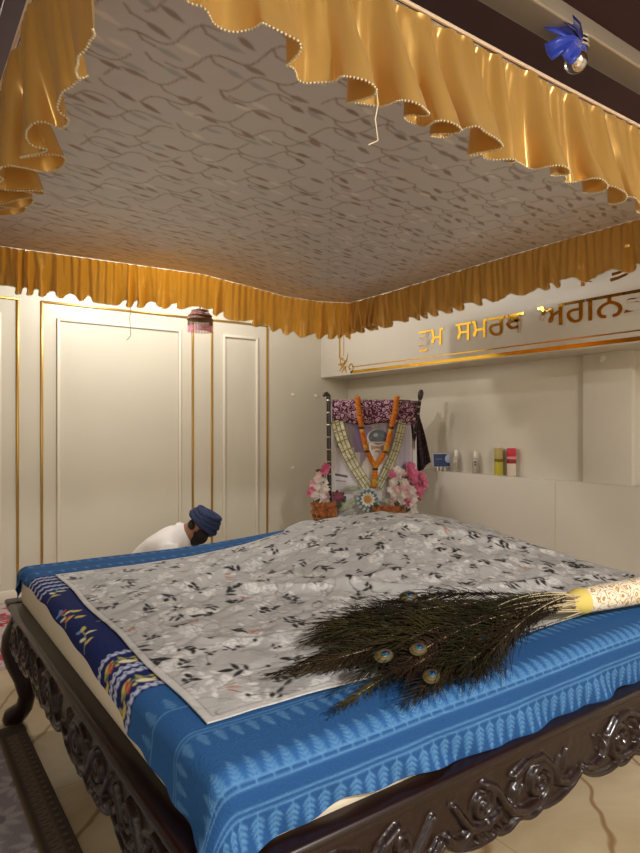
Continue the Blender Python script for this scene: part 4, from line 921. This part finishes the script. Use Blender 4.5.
bouquet('pink_and_white_flowers', 'tall bunch of pink and white flowers at the right of the portrait', 'flowers',
        [(392, 474, P_, -.02), (396, 470, W_, -.03), (401, 473, W_, 0), (409, 466, P_, 0), (412, 472, P_, -.02), (407, 475, P_, .01), (411, 478, P_, -.03), (419, 477, P_, .0), (421, 483, P_, -.01), (416, 485, P_, .02), (418, 491, P_, 0),
         (392, 482, W_, -.03), (396, 478, W_, -.02), (402, 482, W_, -.03), (391, 489, W_, -.03), (397, 488, LP, -.05), (404, 488, LP, -.04), (409, 489, W_, -.03), (394, 495, W_, -.04), (400, 494, W_, -.05), (406, 495, LP, -.04), (411, 497, W_, -.02),
         (393, 502, LP, -.04), (399, 501, W_, -.05), (405, 502, P_, -.03), (410, 504, W_, -.03), (397, 508, W_, -.04), (404, 509, W_, -.04), (411, 511, W_, -.03), (391, 509, LP, -.03), (416, 497, P_, 0)], (402, 516), -.06)
bouquet('pink_and_white_flowers', 'small bunch of white flowers with two pink ones at the left of the portrait', 'flowers',
        [(324, 471, P_, 0), (326, 467, P_, .01), (313, 490, P_, 0), (311, 493, P_, .02), (319, 480, W_, -.01), (323, 482, W_, -.02), (318, 487, W_, -.02), (324, 489, W_, -.03), (316, 495, W_, -.01), (321, 496, W_, -.03), (326, 496, LP, -.01), (318, 501, W_, -.02), (325, 503, W_, -.02), (320, 476, LP, 0), (314, 484, LP, .01)], (322, 516), -.03)
og = [(314 + 3.7 * (i % 6) + (i // 6 % 2) * 1.8, 503 + 3.9 * (i // 6), FO, -.03 * ((i * 7) % 3) / 2) for i in range(24)]
bouquet('orange_flowers', 'low clump of orange-brown flowers below the white bunch at the left', 'flowers', og, (324, 518), -.12, 1., None)
og = [(374 + 4 * (i % 7) + (i // 7 % 2) * 2, 506 + 4 * (i // 7), FO, -.03 * ((i * 5) % 3) / 2) for i in range(21)]
bouquet('orange_flowers', 'low clump of orange-brown flowers under the tall pink bunch at the right', 'flowers', og, (386, 518), -.15, 1., None)
bouquet('mauve_flower', 'single dull mauve flower beside the left black stick', 'flower', [(337.5, 497, FM, 0)], (338, 516), -.07, 1.)
# walking sticks
SB = mat('black_lacquer', (34, 24, 22), .3, coat=.5); SV = mat('silver_band', (196, 190, 186), .25, .9)
ws = shrine('walking_stick', 'upright black stick with silver studs and a curved crook, left of the portrait', 'stick')
A = Vector(pp(328.5, 398)); A.y = .01; bt = Vector((A.x + .01, .01, TZ + .0015))
MB().tube([bt, A, A + Vector((-.002, 0, .02)), A + Vector((-.016, 0, .038)), A + Vector((-.034, 0, .034)), A + Vector((-.042, 0, .012))], [.019, .019, .019, .018, .016, .013], 12).build('shaft', SB, ws)
for k in range(8):
    c = bt.lerp(A, .28 + .1 * k); MB().lathe([(.0195, -.006), (.0215, 0), (.0195, .006)], 14, c).build('silver_band', SV, ws)
    MB().ball(c + Vector((0, -.02, .0)), .0075, 8).build('stud', SV, ws)
ws = shrine('walking_stick', 'leaning black stick with a knob top and silver bands, right of the portrait', 'stick')
A = Vector(pp(422, 390)); A.y = .04; bt = Vector(pp(409, 470)); bt.z = TZ + .004; bt.x += -.03; bt.y = .12; d = (A - bt).normalized()
MB().tube([bt, A - d * .08, A - d * .06, A - d * .02, A + d * .005], [.013, .015, .022, .024, .012], 12).build('shaft', SB, ws)
R3 = d.to_track_quat('Z', 'Y').to_matrix()
for k in (.09, .14, .2, .27, .36): MB().lathe([(.014, -.009), (.019, 0), (.014, .009)], 14, A - d * k, R3).build('silver_band', SV, ws)
# dark shawl hanging by the right stick
sh = shrine('dark_shawl', 'dark patterned shawl hanging in folds at the right of the portrait', 'shawl'); n1, n2 = 60, 40
P = np.zeros((n1, n2, 3))
for i in range(n1):
    for j in range(n2):
        f = i / (n1 - 1); g = j / (n2 - 1); u = 405 + (11 + 15 * g ** .6) * f; v = 402 + 22 * f * (1 - f) + (424 - 402) * 0 + g * (72 - 20 * f) + 8 * f
        x, _, z = pp(u, v); P[i, j] = (x, .11 - .07 * f + .022 * math.sin(f * 21 + g * 2) * (.4 + g), z)
o = grid('shawl_cloth', P, mat_vor('dark_maroon_print', (38, 20, 26), (92, 66, 74), (60, 30, 42), 30, .3, .6), sh); solidify(o, .004)
# ------------------------------------------------------------------ things on the wall ledge
LZ = .94
GL = mat('clear_glass', (236, 232, 222), .06, trans=.75, ior=1.4); WC = mat('white_cap', (232, 226, 214), .35)
def ledge_bottle(y, x, label, h, r, dark):
    o = empty('spray_bottle', (x, y, LZ), 0); tag(o, label, 'bottle', 'clear spray bottles on the ledge')
    MB().lathe([(r * .9, 0), (r, .004), (r, h * .62), (r * .8, h * .68), (.008, h * .7), (.008, h * .72)], 18).build('bottle_body', GL, o)
    MB().lathe([(r * .82, .004), (r * .82, h * .5)], 14).build('liquid', mat('pale_liquid', (222, 206, 178), .2, trans=.4), o)
    MB().lathe([(.012, h * .71), (.0125, h * .98), (.010, h), (.002, h)], 14).build('cap', WC, o)
    q = MB()
    for dz in dark: q.ball((-r * .75, -r * .66, dz), .0075, 8, (1, 1, 1))
    if dark: q.build('label_dots', mat('dark_dots', (52, 36, 34), .5), o)
ledge_bottle(3.615, XN - .04, 'left clear spray bottle on the ledge, next to the blue card', .18, .023, ())
ledge_bottle(3.405, XN - .04, 'right clear spray bottle on the ledge, with two dark dots on it', .18, .025, (.07, .095))
bx = empty('blue_card', (XN - .05, 3.765, LZ), -YAW + .15); tag(bx, 'blue picture card with a pale oval standing on a small easel on the ledge', 'card')
R3 = Matrix.Rotation(-.15, 3, 'X')
MB().box((-.084, -.006, .03), (.084, .006, .15), .002, 1, R3).build('card', mat('pale_card_edge', (206, 208, 214), .4), bx)
MB().box((-.076, -.011, .036), (.066, -.0055, .144), .001, 1, R3).build('blue_face', mat('blue_print', (28, 46, 104), .35), bx)
MB().ball((.054, -.009, .09), 1, 18, (.032, .006, .052)).build('pale_oval', mat('pale_blue_print', (168, 190, 222), .4), bx)
MB().box((-.06, -.0125, .098), (.0, -.0105, .104), 0, 1).build('text_bar', mat('grey_print', (120, 134, 170), .5), bx)
b = MB()
for x in (-.045, -.015, .02): b.box((x - .005, -.02, 0), (x + .005, .012, .032), .001)
b.build('easel_feet', WC, bx)
def tall_box(y, label, parts, nm):
    o = empty(nm, (XN - .045, y, LZ), -YAW * .4); tag(o, label, 'box', 'tall perfume packs on the ledge')
    for (pn, x, z0, z1, m) in parts: MB().box((-x, -.02, z0), (x, .02, z1), .003, 2).build(pn, m, o)
tall_box(3.165, 'yellow-green tall perfume pack with a tan top on the ledge', [('lower_half', .028, 0, .105, mat('yellow_green_pack', (190, 178, 62), .3)), ('dark_emblem', .0285, .105, .128, mat('olive_emblem', (128, 104, 40), .4)), ('upper_half', .028, .128, .215, mat('tan_pack', (190, 172, 110), .4))], 'perfume_pack')
tall_box(3.045, 'red-topped tall perfume pack with a clear lower half on the ledge', [('lower_half', .028, 0, .098, mat('clear_pack', (212, 196, 176), .2)), ('dark_red_band', .0285, .098, .13, mat('dark_red_pack', (150, 30, 44), .35)), ('pink_band', .028, .13, .15, mat('pink_pack', (212, 150, 140), .4)), ('red_top', .0285, .15, .215, mat('red_pack', (204, 52, 74), .35))], 'perfume_pack')
# ------------------------------------------------------------------ light
def lamp(name, loc, power, size, c=(1., .86, .68), spread=PI, rot=(0, 0, 0)):
    l = bpy.data.lights.new(name, 'AREA'); l.shape = 'DISK'; l.size = size; l.energy = power; l.color = c; l.spread = spread
    o = bpy.data.objects.new(name, l); COL.objects.link(o); o.location = loc; o.rotation_euler = rot; return o
def bulb(name, loc, power, rad, c):
    l = bpy.data.lights.new(name, 'POINT'); l.energy = power; l.shadow_soft_size = rad; l.color = c
    o = bpy.data.objects.new(name, l); COL.objects.link(o); o.location = loc; return o
bulb('hanging_bulb_wall', (1.4, 4.2, 2.5), 40, .06, (1., .985, .92))
bulb('hanging_bulb_corner', (2.3, 4.42, 2.72), 20, .05, (1., .97, .90))
lamp('ceiling_lamp_near', (1.1, -1.8, 2.82), 150, .35, (1., .97, .93))
lamp('ceiling_lamp_left_near', (-1.6, -1.2, 2.82), 45, .35, (1., .97, .93))
w = bpy.data.worlds.new('room_ambient'); SC.world = w; w.use_nodes = True
w.node_tree.nodes['Background'].inputs['Color'].default_value = (1., .9, .78, 1); w.node_tree.nodes['Background'].inputs['Strength'].default_value = .15
SC.view_settings.view_transform = 'Standard'; SC.view_settings.look = 'None'; SC.view_settings.exposure = 0.56; SC.view_settings.gamma = 1; SC.view_settings.use_curve_mapping = False
SC.cycles.use_denoising = True; SC.cycles.max_bounces = 8; SC.cycles.diffuse_bounces = 5; SC.cycles.sample_clamp_indirect = 6
